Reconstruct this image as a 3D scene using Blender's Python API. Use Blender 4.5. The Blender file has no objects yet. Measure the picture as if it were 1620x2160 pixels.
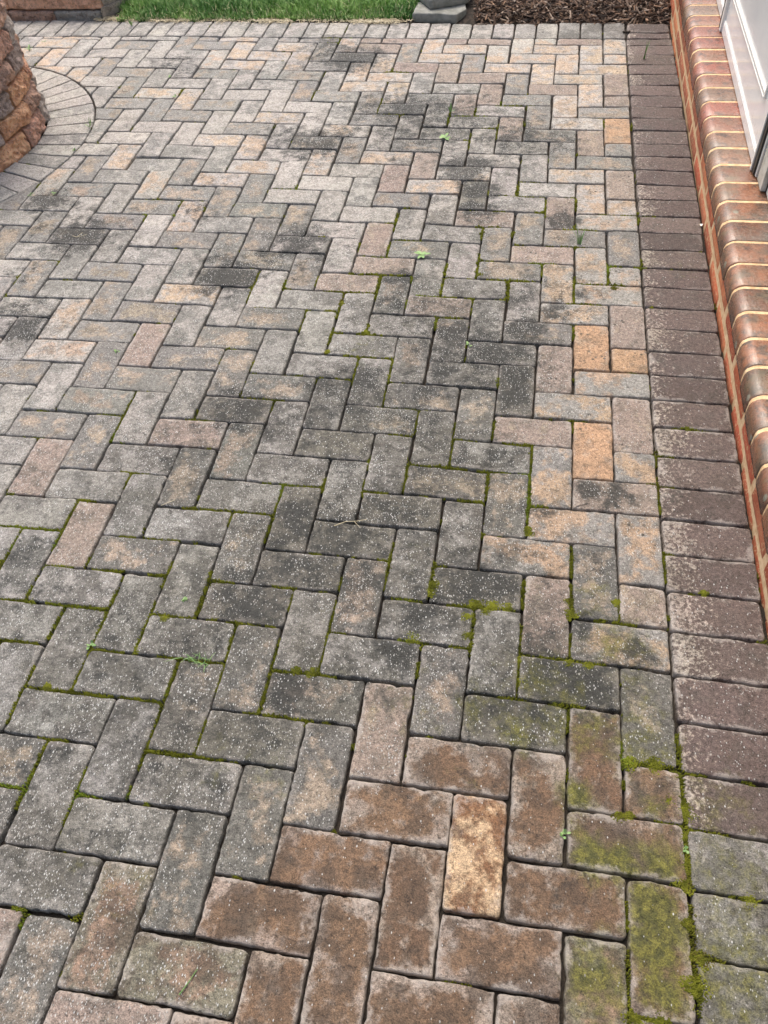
import bpy, math, random
import numpy as np
from mathutils import Matrix, Vector
random.seed(7)
RNG=np.random.default_rng(11)
S=0.1                                  # one paver width in metres; lengths below are in paver widths
GRIME=[(-7.9,27.25,3.7,0.75),(-3.77,25.85,2.1,0.6),(-5.98,19.81,2.5,0.6),(-6.36,15.36,2.8,0.8),(-4.35,13.14,1.95,0.9),(-7.57,10.89,2.27,0.8),(-5.54,9.04,2.55,0.9),(-8.0,6.5,2.65,0.9),(-5.11,5.65,2.39,0.9),(-9.56,4.09,2.58,0.8),(-11.59,2.33,2.49,0.7),(-6.72,3.09,1.93,0.8),(-2.46,3.66,1.87,0.9),(-2.92,16.83,1.69,0.55),(-9.19,1.32,1.87,0.8),(-11.07,-1.1,2.16,0.7),(-9.22,-2.34,1.6,0.45),(-11.5,18.29,2.55,0.4),(-13.58,17.04,1.89,0.4),(-13.07,33.59,2.62,0.5),(-3.06,6.15,1.54,0.6),(-0.71,1.24,1.24,0.6),(-1.07,4.05,1.12,0.7),(-9.93,9.92,1.51,0.6),(-18.29,13.18,1.51,0.5),(-20.11,25.18,2.98,0.25),(-19.41,18.93,2.6,0.4),(-12.27,7.97,2.18,0.6),(-15.61,7.61,1.25,0.4)]
DARK=[(-12.97,16.45,1.02,1.045),(-18.92,18.45,1.23,0.935),(-18.51,13.39,0.69,1.045),(-19.17,14.17,0.75,0.66),(-21.08,20.58,0.99,0.77),(-20.18,20.47,0.65,0.66),(-5.41,22.29,0.71,1.045),(-5.3,21.04,0.65,0.9900000000000001),(-6.06,23.77,1.13,0.935),(-11.08,18.6,1.15,0.8250000000000001),(-11.96,17.57,1.14,0.55),(-12.0,33.44,1.56,0.935),(-13.57,34.93,1.08,0.66),(-11.9,25.52,1.57,0.77),(-8.84,28.47,1.39,0.8250000000000001),(-7.59,28.59,1.26,0.66),(-10.04,28.65,1.64,0.55),(-13.37,25.85,1.37,0.55),(-5.89,27.73,1.33,0.49500000000000005),(-4.32,26.21,1.28,0.66),(-2.98,25.88,1.15,0.55),(-3.46,14.59,0.61,1.05),(-2.56,15.56,0.65,0.7150000000000001),(-1.72,16.49,0.5,0.66),(-4.51,13.53,0.94,1.045),(-3.59,13.56,0.63,0.66),(-3.62,12.59,0.54,1.045),(-3.61,11.75,0.53,0.935),(-2.47,20.32,0.73,0.8250000000000001),(-5.46,14.28,0.58,0.9900000000000001),(-3.72,15.81,0.67,0.55),(-7.39,16.81,0.61,0.8250000000000001),(-7.31,15.37,0.61,0.77),(-5.62,12.68,0.62,0.77),(-4.67,12.31,0.61,0.55),(-5.86,11.77,0.61,0.8250000000000001),(-3.69,12.78,0.62,0.66),(-7.76,12.01,0.69,0.8800000000000001),(-8.64,11.64,0.78,0.6050000000000001),(-8.33,10.81,0.76,0.55),(-7.6,11.07,0.76,0.55),(-10.87,10.45,1.1,0.77),(-13.55,17.45,0.77,0.44000000000000006),(-15.17,20.45,1.25,0.44000000000000006),(-20.38,32.99,1.11,0.55),(-19.34,31.97,1.08,0.44000000000000006),(-15.78,32.02,1.05,0.33),(-3.96,5.72,0.74,0.8800000000000001),(-3.55,5.65,0.61,0.8250000000000001),(-9.12,4.62,1.01,0.66),(-7.14,6.58,1.06,0.6050000000000001),(-8.47,7.06,0.82,0.7150000000000001),(-6.21,7.53,0.95,0.6050000000000001),(-8.66,6.42,0.53,0.55),(-7.96,5.58,0.78,0.55),(-6.46,5.41,0.5,0.8250000000000001),(-5.05,4.69,0.73,0.7150000000000001),(-5.51,3.75,0.59,0.8250000000000001),(-8.5,4.51,0.76,0.6050000000000001),(-10.86,4.68,0.78,0.33),(-2.38,3.7,0.55,1.045),(-1.71,3.54,0.77,0.935),(-1.83,4.84,0.41,0.8800000000000001),(-0.71,4.43,0.4,0.77),(-1.09,8.53,0.47,0.8250000000000001),(-1.63,8.63,0.39,0.8250000000000001),(-2.75,7.9,0.47,0.55),(-1.37,6.51,0.36,0.66),(-7.59,2.59,0.58,0.935),(-11.83,0.76,0.69,0.55),(-3.25,2.83,0.66,0.66),(-2.87,2.58,0.65,0.66),(-5.72,10.36,1.18,0.44000000000000006),(-4.9,9.6,0.85,0.49500000000000005),(-7.73,9.13,1.01,0.44000000000000006),(-9.93,9.92,0.91,0.44000000000000006),(-3.83,9.55,0.84,0.55),(-8.81,9.52,0.88,0.44000000000000006),(-11.88,8.68,0.89,0.385),(-14.45,5.17,0.83,0.55),(-13.51,3.23,0.77,0.385),(-9.93,3.57,0.99,0.385),(-11.32,2.7,0.98,0.385),(-9.84,1.23,0.68,0.44000000000000006),(-7.94,1.69,0.67,0.49500000000000005),(-9.85,0.47,0.66,0.44000000000000006),(-8.27,0.51,0.43,0.55),(-8.95,0.06,0.42,0.44000000000000006),(-10.23,-1.14,0.62,0.44000000000000006),(-12.04,0.16,0.67,0.44000000000000006),(-4.64,6.22,0.64,0.44000000000000006),(-2.87,4.37,0.58,0.385),(-1.93,-0.14,0.58,0.33),(-2.36,3.56,1.33,0.33),(0.29,8.18,0.77,0.22000000000000003),(-20.43,19.18,1.27,0.33),(-15.62,22.42,1.09,0.385),(-17.22,17.89,1.2,0.33),(-19.79,16.31,0.99,0.385),(-14.12,13.09,1.03,0.22000000000000003),(-13.96,8.97,0.93,0.22000000000000003),(-6.9,11.52,0.92,0.385),(-7.9,27.25,3.15,0.52),(-4.52,26.58,2.67,0.42),(-5.35,13.88,2.27,0.5),(-3.99,13.58,1.45,0.55),(-7.41,11.47,1.92,0.42),(-8.92,10.57,1.52,0.4),(-5.79,7.48,2.0,0.42),(-7.36,6.16,1.84,0.48),(-8.65,5.08,1.59,0.48),(-4.47,5.6,1.54,0.5),(-5.67,3.89,1.27,0.42),(-9.76,3.71,1.74,0.4),(-9.85,1.83,1.43,0.36),(-12.1,0.91,1.24,0.36),(-13.74,4.19,1.64,0.36),(-2.46,3.66,1.22,0.5),(-10.73,17.79,1.88,0.4),(-12.88,16.31,1.69,0.4),(-18.3,18.4,2.22,0.35),(-18.83,14.32,1.39,0.4),(-12.62,33.6,2.39,0.45),(-12.99,25.87,2.08,0.4),(-3.61,16.29,1.26,0.4),(-2.58,20.32,1.07,0.4),(-8.77,2.18,1.34,0.35),(-11.52,3.48,1.25,0.35),(-3.83,3.16,1.21,0.4),(-11.88,8.68,1.61,0.33)]
GREEN=[(-1.54,0.22,0.39,1),(-1.07,0.2,0.39,0.85),(-0.38,0.34,0.43,0.75),(-0.6,-0.39,0.46,1),(-0.58,-1.0,0.44,1),(-0.31,-0.72,0.41,0.9),(-0.46,-1.6,0.44,0.8),(-1.49,-1.62,0.51,0.8),(-1.46,-1.15,0.44,0.5),(-1.83,1.25,0.33,0.9),(-1.86,0.74,0.24,0.6),(-0.46,1.28,0.32,0.5),(0.71,-0.47,0.83,0.35),(0.73,0.41,0.86,0.3),(0.6,-1.5,0.86,0.4),(-1.06,4.6,0.77,0.45),(-2.64,3.42,0.84,0.4),(-1.71,2.55,0.63,0.5),(-2.95,2.37,0.54,0.5),(-1.19,2.06,0.51,0.35),(-4.88,2.5,1.1,0.25),(-7.52,0.8,0.81,0.25),(-10.05,-1.35,0.76,0.2),(-9.49,-1.65,0.75,0.25),(-1.43,5.6,0.6,0.4),(-7.88,13.33,0.82,0.25),(-8.55,0.84,0.91,0.2),(1.17,17.88,0.56,0.25),(-5.63,6.37,1.18,0.15),(-0.63,3.48,0.73,0.3),(-3.84,1.32,0.26,0.3),(0.56,1.85,1.0,0.15),(-7.53,4.0,1.61,0.12),(0.71,0.25,1.24,0.42),(0.71,-1.16,1.31,0.5),(0.52,1.42,0.9,0.35),(-0.75,2.49,0.96,0.45),(-2.16,2.87,1.0,0.4),(-3.7,2.76,0.92,0.35)]
MOSS=[(-13.73,3.69,1.19,0.9),(-12.02,3.9,1.17,0.85),(-12.85,1.84,0.9,0.9),(-11.57,1.8,0.88,0.85),(-10.19,2.2,0.89,0.95),(-10.65,3.48,0.93,0.95),(-9.71,2.91,0.8,0.95),(-9.12,3.67,0.92,0.8),(-8.91,1.36,0.56,0.9),(-7.86,2.1,0.76,0.8),(-12.08,0.25,0.84,0.85),(-11.15,-0.08,0.72,0.7),(-9.87,0.02,0.72,0.7),(-9.46,0.99,0.56,0.75),(-7.3,3.01,0.69,0.8),(-6.98,3.84,0.71,0.7),(-6.96,5.29,0.84,0.7),(-8.2,5.01,0.75,0.6),(-5.98,5.8,0.63,0.8),(-5.05,5.65,0.51,1.1),(-5.45,5.1,0.72,0.9),(-4.01,5.1,0.6,1.2),(-4.09,4.32,0.49,1.1),(-3.03,5.53,0.4,1),(-3.02,4.46,0.39,1),(-3.01,3.48,0.46,1),(-1.99,6.54,0.41,1),(-1.97,5.42,0.44,1.1),(-2.0,3.93,0.76,0.7),(-1.05,4.94,0.78,0.6),(-1.07,3.84,0.74,0.5),(-0.92,6.42,0.51,0.7),(-5.2,4.07,0.39,0.8),(-5.0,3.32,0.38,0.6),(-3.02,9.63,0.58,0.95),(-3.0,8.09,0.55,0.95),(-3.86,6.99,0.64,0.5),(-4.09,8.42,0.57,0.9),(-5.18,8.92,0.58,0.9),(-5.13,10.08,0.6,0.9),(-4.02,10.54,0.48,0.9),(-5.97,8.67,0.58,0.8),(-6.79,7.96,0.57,0.5),(-7.86,7.99,0.58,0.5),(-9.06,8.01,0.7,0.6),(-9.18,7.08,0.68,0.6),(-10.1,6.98,0.69,0.75),(-11.98,6.17,0.92,0.6),(-11.07,6.28,0.92,0.65),(-13.85,6.55,0.72,0.85),(-14.3,5.9,0.7,0.85),(-14.84,4.99,0.68,0.9),(-15.0,5.82,0.7,0.9),(-13.68,7.66,0.73,0.6),(-12.5,8.61,0.74,0.6),(-10.89,8.79,0.73,0.5),(-12.95,8.06,0.62,0.6),(-15.89,7.09,0.5,0.7),(-13.47,4.88,0.67,0.8),(-12.35,5.29,0.67,0.7),(-11.04,5.18,0.66,0.7),(-9.93,4.92,0.64,0.7),(-8.94,13.78,0.55,0.9),(-9.17,14.89,0.57,0.9),(-8.95,15.62,0.58,0.9),(-8.05,14.3,0.56,0.8),(-8.28,16.41,0.88,0.8),(-7.99,13.22,0.81,0.5),(-7.32,16.99,0.89,0.7),(-6.45,16.06,0.86,0.5),(-6.17,17.33,0.74,0.7),(-5.01,17.68,0.74,0.9),(-3.99,16.74,0.71,0.9),(-5.02,19.58,0.77,0.9),(-4.0,19.37,0.76,0.8),(-3.1,17.82,0.58,0.7),(-4.1,22.37,0.82,0.7),(-3.06,20.88,0.93,0.7),(-2.03,19.5,0.75,0.8),(-2.06,21.54,0.63,0.7),(-1.01,17.72,0.56,0.9),(-0.95,16.98,0.41,0.9),(-1.93,16.66,0.83,0.5),(-7.87,18.55,0.93,0.5),(-7.98,20.27,0.81,0.6),(-10.6,18.64,0.8,0.6),(-11.65,16.4,0.92,0.4),(-10.97,16.2,0.6,0.7),(-11.07,17.23,0.62,0.6),(-11.62,15.16,0.89,0.4),(-12.26,13.26,0.85,0.4),(-13.99,13.55,0.87,0.3),(-9.35,11.86,0.79,0.5),(-10.27,11.19,0.66,0.6),(-8.87,12.11,0.67,0.6),(-7.05,12.48,0.79,0.5),(-6.33,10.3,0.74,0.6),(-8.77,9.35,0.73,0.5),(-6.39,11.57,0.64,0.5),(-4.02,12.18,0.38,0.7),(-6.0,14.7,0.55,0.6),(-12.22,9.69,0.76,0.5),(-13.85,10.07,0.79,0.5),(-15.47,10.29,0.81,0.5),(-16.07,10.03,0.81,0.4),(-11.49,11.66,0.8,0.4),(-11.75,10.28,0.65,0.5),(-4.5,10.49,0.6,0.5),(-7.01,27.69,1.12,0.7),(-5.93,28.14,0.94,0.7),(-4.91,26.96,0.91,0.7),(-4.1,29.03,0.94,0.5),(-2.37,26.28,0.87,0.4),(-1.05,27.49,0.53,0.9),(-5.9,25.77,1.07,0.5),(-8.01,28.07,1.14,0.4),(-9.23,28.46,0.97,0.5),(-9.99,32.1,0.62,0.7),(-13.0,35.49,0.9,0.6),(-15.56,34.65,0.92,0.6),(-13.08,29.68,0.62,0.5),(-5.9,23.95,0.85,0.5),(-8.11,21.18,0.66,0.5),(-12.12,22.26,0.7,0.5),(-12.52,19.68,1.0,0.4),(-19.78,29.99,1.3,0.3),(-15.19,25.38,1.53,0.25),(-15.62,20.74,1.05,0.2),(0.18,9.98,0.28,0.7),(-0.01,8.43,0.37,0.9),(-0.01,6.53,0.35,0.8),(0.02,5.31,0.38,0.6),(0.03,3.99,0.36,0.4),(0.03,2.6,0.43,0.35),(0.04,1.52,0.41,1.2),(0.02,0.54,0.48,1.3),(0.0,-0.58,0.46,1.1),(0.01,-1.46,0.51,1.2),(-1.01,-0.74,0.3,0.5),(-0.96,-1.48,0.45,0.7),(-0.9,-2.05,0.43,1),(-0.91,3.04,0.54,0.5),(-1.02,2.08,0.51,0.5),(-0.51,2.06,0.51,0.8),(-1.98,2.9,0.54,0.5),(0.0,2.22,0.43,0.9),(-1.96,1.68,0.26,0.4),(-0.31,1.13,0.66,0.4),(-10.15,-1.75,0.41,0.45),(-11.08,-2.04,0.5,0.4),(-2.36,1.01,0.49,0.2),(-1.21,1.0,0.5,0.5),(0.73,5.87,0.38,0.4),(0.81,10.95,0.34,0.8),(1.46,9.49,0.33,0.2),(0.84,0.05,0.23,0.8),(0.0,16.0,0.4,0.6),(-0.15,18.04,0.42,0.5),(-0.14,20.47,0.45,0.3)]
PATCH=[(0.07,1.22,0.19),(-0.02,0.78,0.21),(0.01,0.36,0.18),(-0.02,0.01,0.15),(1.01,-0.01,0.18),(0.15,-1.08,0.15),(0.04,-1.49,0.19),(-0.1,-1.46,0.13),(-0.2,1.42,0.11),(-3.97,5.12,0.17),(-3.61,5.11,0.17),(-3.3,5.08,0.15),(-4.13,4.78,0.14),(-4.09,4.32,0.12),(-5.22,4.14,0.18),(-5.02,5.28,0.16),(-4.95,5.51,0.12),(-1.97,5.12,0.18),(-2.04,5.41,0.12),(-0.43,2.05,0.17),(-0.85,2.03,0.14),(-0.07,1.85,0.12),(-0.9,-2.05,0.18),(-0.52,-2.0,0.14),(0.81,10.99,0.14),(-2.88,3.39,0.12),(-2.94,3.86,0.11),(-2.0,3.93,0.12),(-1.62,3.93,0.11),(-7.12,3.1,0.14),(-7.46,3.08,0.11),(0.78,5.99,0.1),(-0.01,1.3,0.13),(-0.03,-0.59,0.09),(-1.08,0.99,0.12),(-0.91,1.03,0.1),(-10.94,3.09,0.11),(-10.64,3.9,0.11),(-8.92,1.26,0.08),(-12.51,2.02,0.1),(-2.98,7.23,0.13),(-3.75,4.95,0.14),(-1.04,5.53,0.09),(-0.89,16.79,0.09),(-4.94,17.17,0.09),(-8.94,13.09,0.08),(-7.97,14.08,0.1),(-8.98,15.38,0.09)]
CODE={'O':[(-1.52,14.33),(-0.5,13.49),(-1.49,9.96),(-0.46,26.55),(-1.56,13.7),(-2.72,34.71),(-6.31,30.29),(-5.22,31.46)],'T':[(-1.02,12.51),(-2.51,11.49),(-0.46,9.51),(-2.48,9.29),(-0.5,6.99),(-1.55,22.51),(-7.49,14.35),(-7.54,13.36),(-8.25,34.95),(-3.36,35.13),(-3.13,34.39),(-4.12,33.57),(-4.92,33.16),(-9.37,35.22),(-6.99,33.14),(-5.67,32.17),(-6.02,29.19),(-3.7,33.17),(-8.43,32.13),(-10.02,31.62),(-11.2,30.64),(-9.7,30.21),(-7.37,29.16),(-8.93,29.78),(-11.24,29.72),(-12.51,29.92),(-13.82,32.05),(-6.84,31.67),(-3.82,31.26),(-1.68,30.39),(-2.88,32.69),(-1.49,34.2),(-0.38,29.77),(-0.53,31.78),(-7.06,22.7),(-6.91,33.39),(-12.18,28.37),(-14.12,27.25),(-15.72,34.37),(-16.5,33.03),(-17.64,14.17),(-17.04,12.5),(-18.08,15.9),(-21.47,22.29),(-15.11,22.27),(-16.74,25.32),(-16.95,27.58),(-19.77,23.84),(-14.37,25.22),(-16.34,27.6),(-16.52,23.44),(-22.78,21.34),(-20.9,23.23),(-9.5,8.28),(-5.69,23.44),(-2.49,7.57),(-28.56,34.59),(-27.43,34.88),(-28.07,33.57),(-26.43,35.47),(-20.27,29.5),(-15.52,31.04),(-16.97,30.05),(-21.34,27.22)],'W':[(-12.56,12.37),(-13.88,11.43),(-9.97,11.6),(-15.96,9.48),(-14.97,10.43),(-12.26,13.26),(-13.9,29.66),(-11.14,14.49),(-10.56,14.54),(-12.4,5.42),(-13.53,4.74),(-13.38,7.53),(-10.33,8.6),(-7.28,15.75),(-6.53,12.53),(-5.75,11.63),(-6.57,13.77),(-4.26,17.48),(-15.08,25.0),(-18.36,27.75),(-7.13,2.3),(-9.68,17.33),(-10.72,1.71),(-16.58,16.28),(-16.22,17.96),(-14.52,18.95),(-15.4,16.64),(-16.77,14.73),(-14.79,11.75),(-14.77,8.37),(-16.42,8.71),(-2.88,9.17),(-1.53,6.09),(-4.3,8.24),(-2.4,12.72),(-7.02,8.56),(-9.41,2.62),(-8.27,2.88),(-9.82,0.66),(-6.4,1.14),(-7.44,-0.15),(-8.47,-1.11),(-21.14,19.13),(-0.41,10.91),(-3.51,14.47),(-2.84,14.53),(-7.5,10.53),(-4.55,11.01),(-8.18,8.91)],'B':[(-3.05,2.6),(-4.05,1.65),(-5.01,0.58),(-5.97,-0.51),(-4.43,-1.11),(-5.6,-1.72),(-7.07,-1.51),(-3.02,-1.66),(-4.0,-2.28),(-2.0,-0.52),(-6.59,-2.68),(-2.54,-2.24),(-2.45,0.99),(-6.35,0.87),(-1.47,-1.56),(-0.43,-0.99)],'R':[(-8.06,-2.58),(-9.55,-2.95),(-9.75,-2.06),(-7.03,0.33),(-6.48,1.5)],'Y':[(-3.46,-0.06)],'P':[(-2.53,13.01),(-0.53,14.95),(-0.47,10.91),(-0.4,5.55),(-2.46,5.11),(-5.53,2.42),(-2.59,33.43),(-1.69,32.71),(-3.4,30.36),(-0.76,29.12),(-0.56,29.98),(-3.64,27.0),(-9.4,12.06),(-13.77,9.17),(-14.05,12.88),(-16.91,11.55),(-17.57,11.07),(-10.76,1.81),(-0.98,8.47),(-1.51,16.46),(-0.59,28.71),(-0.66,8.36)],'D':[(-10.87,10.45),(-12.97,16.45),(-9.12,4.62),(-7.14,6.58),(-7.96,5.58),(-3.96,5.72),(-1.99,3.56),(-5.36,21.66),(-6.26,7.52),(-3.59,12.03),(-4.64,13.42),(-5.71,9.43),(-8.46,7.02),(-8.2,9.58),(-2.96,2.57),(-11.73,0.77),(-11.39,2.36),(-9.25,1.51),(-7.76,1.71),(-12.99,3.06)]}
WEEDS=[('tall_grass',-1.92,19.1),('broad',-6.87,18.07),('broad',-7.04,25.98),('sprout',-7.07,28.18),('tall_grass',0.69,33.47),('tuft',-9.62,3.01),('small',-11.96,3.05),('small',-2.01,0.54),('sprout',-21.86,26.43),('small',-21.68,24.41),('sprout',-24.17,37.27),('sprout',-28.29,34.13),('small',-28.0,35.29),('small',-19.13,29.3),('small',-20.08,31.35),('small',-21.06,21.16),('small',-21.95,21.0),('small',-15.13,12.52),('small',-4.96,13.74),('small',0.01,0.6),('small',-10.34,4.39)]
LIT=[(-7.09,6.96),(-7.88,-2.63),(-18.9,18.36),(-11.64,7.06),(-11.67,37.62),(1.9,20.38),(0.02,36.31)]
WARP=[[0.03002, 0.00416], [0.24839, -0.14859], [0.00461, 0.10753], [0.63105, -0.21288], [-0.35337, 0.29241], [-0.18486, -0.33682], [0.54976, 0.27459], [0.1721, 0.58583], [0.27827, -0.08342], [0.09842, 0.1523]]
CAMP=[1669.205177, 0.682671, 0.112167, 0.13635, -3.581788, -4.215102, 14.443347]
CAMR=[[0.985049, -0.088602, 0.147745], [0.162055, 0.76756, -0.620154], [-0.058456, 0.634824, 0.770442]]
scene=bpy.context.scene
COL=scene.collection
# ---------------------------------------------------------------- camera
cd=bpy.data.cameras.new('camera'); cam=bpy.data.objects.new('camera',cd); COL.objects.link(cam)
m=Matrix([[*CAMR[0],CAMP[4]*S],[*CAMR[1],CAMP[5]*S],[*CAMR[2],CAMP[6]*S],[0,0,0,1]])
cam.matrix_world=m
cd.sensor_fit='HORIZONTAL'; cd.sensor_width=36; cd.lens=CAMP[0]/1620*36
cd.clip_start=0.02; cd.clip_end=2000
scene.camera=cam
scene.render.resolution_x=768; scene.render.resolution_y=1024
# ---------------------------------------------------------------- light
SUN_EL=math.radians(60); SUN_ROT=math.radians(-20)
w=bpy.data.worlds.new('World'); scene.world=w; w.use_nodes=True
nt=w.node_tree; bg=nt.nodes['Background']
sky=nt.nodes.new('ShaderNodeTexSky'); sky.sky_type='NISHITA'; sky.sun_disc=False
sky.sun_elevation=SUN_EL; sky.sun_rotation=SUN_ROT; sky.dust_density=7; sky.air_density=1.0; sky.ozone_density=0.6
nt.links.new(sky.outputs[0],bg.inputs[0]); bg.inputs[1].default_value=0.15
sl=bpy.data.lights.new('sun','SUN'); sl.energy=0.95; sl.angle=math.radians(28); sl.color=(1.0,0.96,0.90)
so=bpy.data.objects.new('sun',sl); COL.objects.link(so)
d=Vector((math.sin(SUN_ROT)*math.cos(SUN_EL),math.cos(SUN_ROT)*math.cos(SUN_EL),math.sin(SUN_EL)))
so.rotation_euler=d.to_track_quat('Z','Y').to_euler()
vs=scene.view_settings; vs.view_transform='Standard'; vs.look='None'; vs.gamma=1; vs.exposure=0.74
# ---------------------------------------------------------------- helpers
def lin(c):
    c=np.array(c,float)/255
    return np.where(c<=.04045,c/12.92,((c+.055)/1.055)**2.4)
def hash2(ix,iy,s):
    n=(ix.astype(np.int64)*374761393+iy.astype(np.int64)*668265263+s*974634777)&0xffffffff
    n=((n^(n>>13))*1274126177)&0xffffffff
    n=((n^(n>>16))*2246822519)&0xffffffff
    return ((n^(n>>15))&0xffffff)/float(0xffffff)
def vnoise(x,y,s=0):
    ix=np.floor(x);iy=np.floor(y);fx=x-ix;fy=y-iy
    fx=fx*fx*(3-2*fx);fy=fy*fy*(3-2*fy)
    a=hash2(ix,iy,s);b=hash2(ix+1,iy,s);c=hash2(ix,iy+1,s);e=hash2(ix+1,iy+1,s)
    return (a*(1-fx)+b*fx)*(1-fy)+(c*(1-fx)+e*fx)*fy
def fbm(x,y,s=0,o=4):
    t=0;a=.5;n=0
    for k in range(o): t=t+a*vnoise(x*2**k,y*2**k,s+k*17);n+=a;a*=.55
    return t/n
def field(B,x,y):
    o=np.zeros_like(x)
    for bx,by,r,s in B:
        dd=((x-bx)**2+(y-by)**2)/(r*r)
        o=np.maximum(o,s*np.exp(-dd*.9))
    return o
class MB:
    def __init__(s): s.v=[];s.f=[];s.n=0;s.at={};s.cnt=[]
    def add(s,v,faces,**at):
        v=np.asarray(v,float)
        k=len(v)
        for name,a in at.items():
            a=np.asarray(a,float)
            if a.ndim==0: a=np.full(k,float(a))
            elif a.ndim==1 and len(a)==3 and k!=3: a=np.tile(a,(k,1))
            elif a.ndim==1 and len(a)==3 and k==3 and name in('c1','c2','rnd'): a=np.tile(a,(k,1))
            s.at.setdefault(name,[]).append(a)
        s.v.append(v)
        for f in faces if isinstance(faces,list) else [faces]:
            s.f.append(np.asarray(f)+s.n)
        s.n+=k
    def build(s,name,mat,parent=None,smooth=True,scale=S):
        v=np.concatenate(s.v)*scale
        me=bpy.data.meshes.new(name)
        li=np.concatenate([f.ravel() for f in s.f]).astype(np.int32)
        ln=np.concatenate([np.full(len(f),f.shape[1]) for f in s.f]).astype(np.int32)
        me.vertices.add(len(v)); me.vertices.foreach_set('co',v.astype(np.float32).ravel())
        me.loops.add(len(li)); me.loops.foreach_set('vertex_index',li)
        me.polygons.add(len(ln)); me.polygons.foreach_set('loop_start',np.r_[0,np.cumsum(ln)[:-1]].astype(np.int32))
        me.polygons.foreach_set('loop_total',ln)
        me.polygons.foreach_set('use_smooth',np.full(len(ln),bool(smooth)))
        me.update(calc_edges=True)
        for n,l in s.at.items():
            a=np.concatenate(l).astype(np.float32)
            if a.ndim==1:
                t=me.attributes.new(n,'FLOAT','POINT'); t.data.foreach_set('value',a)
            else:
                t=me.attributes.new(n,'FLOAT_VECTOR','POINT'); t.data.foreach_set('vector',a.ravel())
        o=bpy.data.objects.new(name,me); COL.objects.link(o)
        if mat: me.materials.append(mat)
        if parent: o.parent=parent
        return o
def tag(o,label=None,cat=None,group=None,kind=None):
    if label:o['label']=label
    if cat:o['category']=cat
    if group:o['group']=group
    if kind:o['kind']=kind
    return o
def empty(name,label=None,cat=None,group=None,loc=(0,0,0)):
    o=bpy.data.objects.new(name,None); COL.objects.link(o); o.location=Vector(loc)*S; o.empty_display_size=.05
    return tag(o,label,cat,group)
def box(mb,x0,x1,y0,y1,z0,z1,bev=0,**at):
    # z0/z1 may be functions of y (the house runs slightly uphill)
    f0=z0 if callable(z0) else (lambda y:z0); f1=z1 if callable(z1) else (lambda y:z1)
    if not bev:
        v=[(x,y,(f1 if k else f0)(y)) for k in (0,1) for (x,y) in ((x0,y0),(x1,y0),(x1,y1),(x0,y1))]
        mb.add(v,np.array([[3,2,1,0],[4,5,6,7],[0,1,5,4],[1,2,6,5],[2,3,7,6],[3,0,4,7]]),**at);return
    b=bev;v=[]
    for k,(i,zf) in enumerate(((b,lambda y:f0(y)),(0,lambda y:f0(y)+b),(0,lambda y:f1(y)-b),(b,lambda y:f1(y)))):
        i2=0 if k in(1,2) else b
        for (x,y,sx,sy) in ((x0,y0,1,1),(x1,y0,-1,1),(x1,y1,-1,-1),(x0,y1,1,-1)):
            xa=x+sx*i2; ya=y+sy*i2
            v+= [(xa+(sx*b if i2==0 else sx*b*.3),ya,zf(y)),(xa,ya+(sy*b if i2==0 else sy*b*.3),zf(y))] if sx*sy>0 and False else [(xa,ya,zf(y))]
    F=[[3,2,1,0],[12,13,14,15]]
    for k in range(3):
        for c in range(4):
            a=k*4+c;e=k*4+(c+1)%4;F.append([a,e,e+4,a+4])
    mb.add(v,np.array(F),**at)
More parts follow.
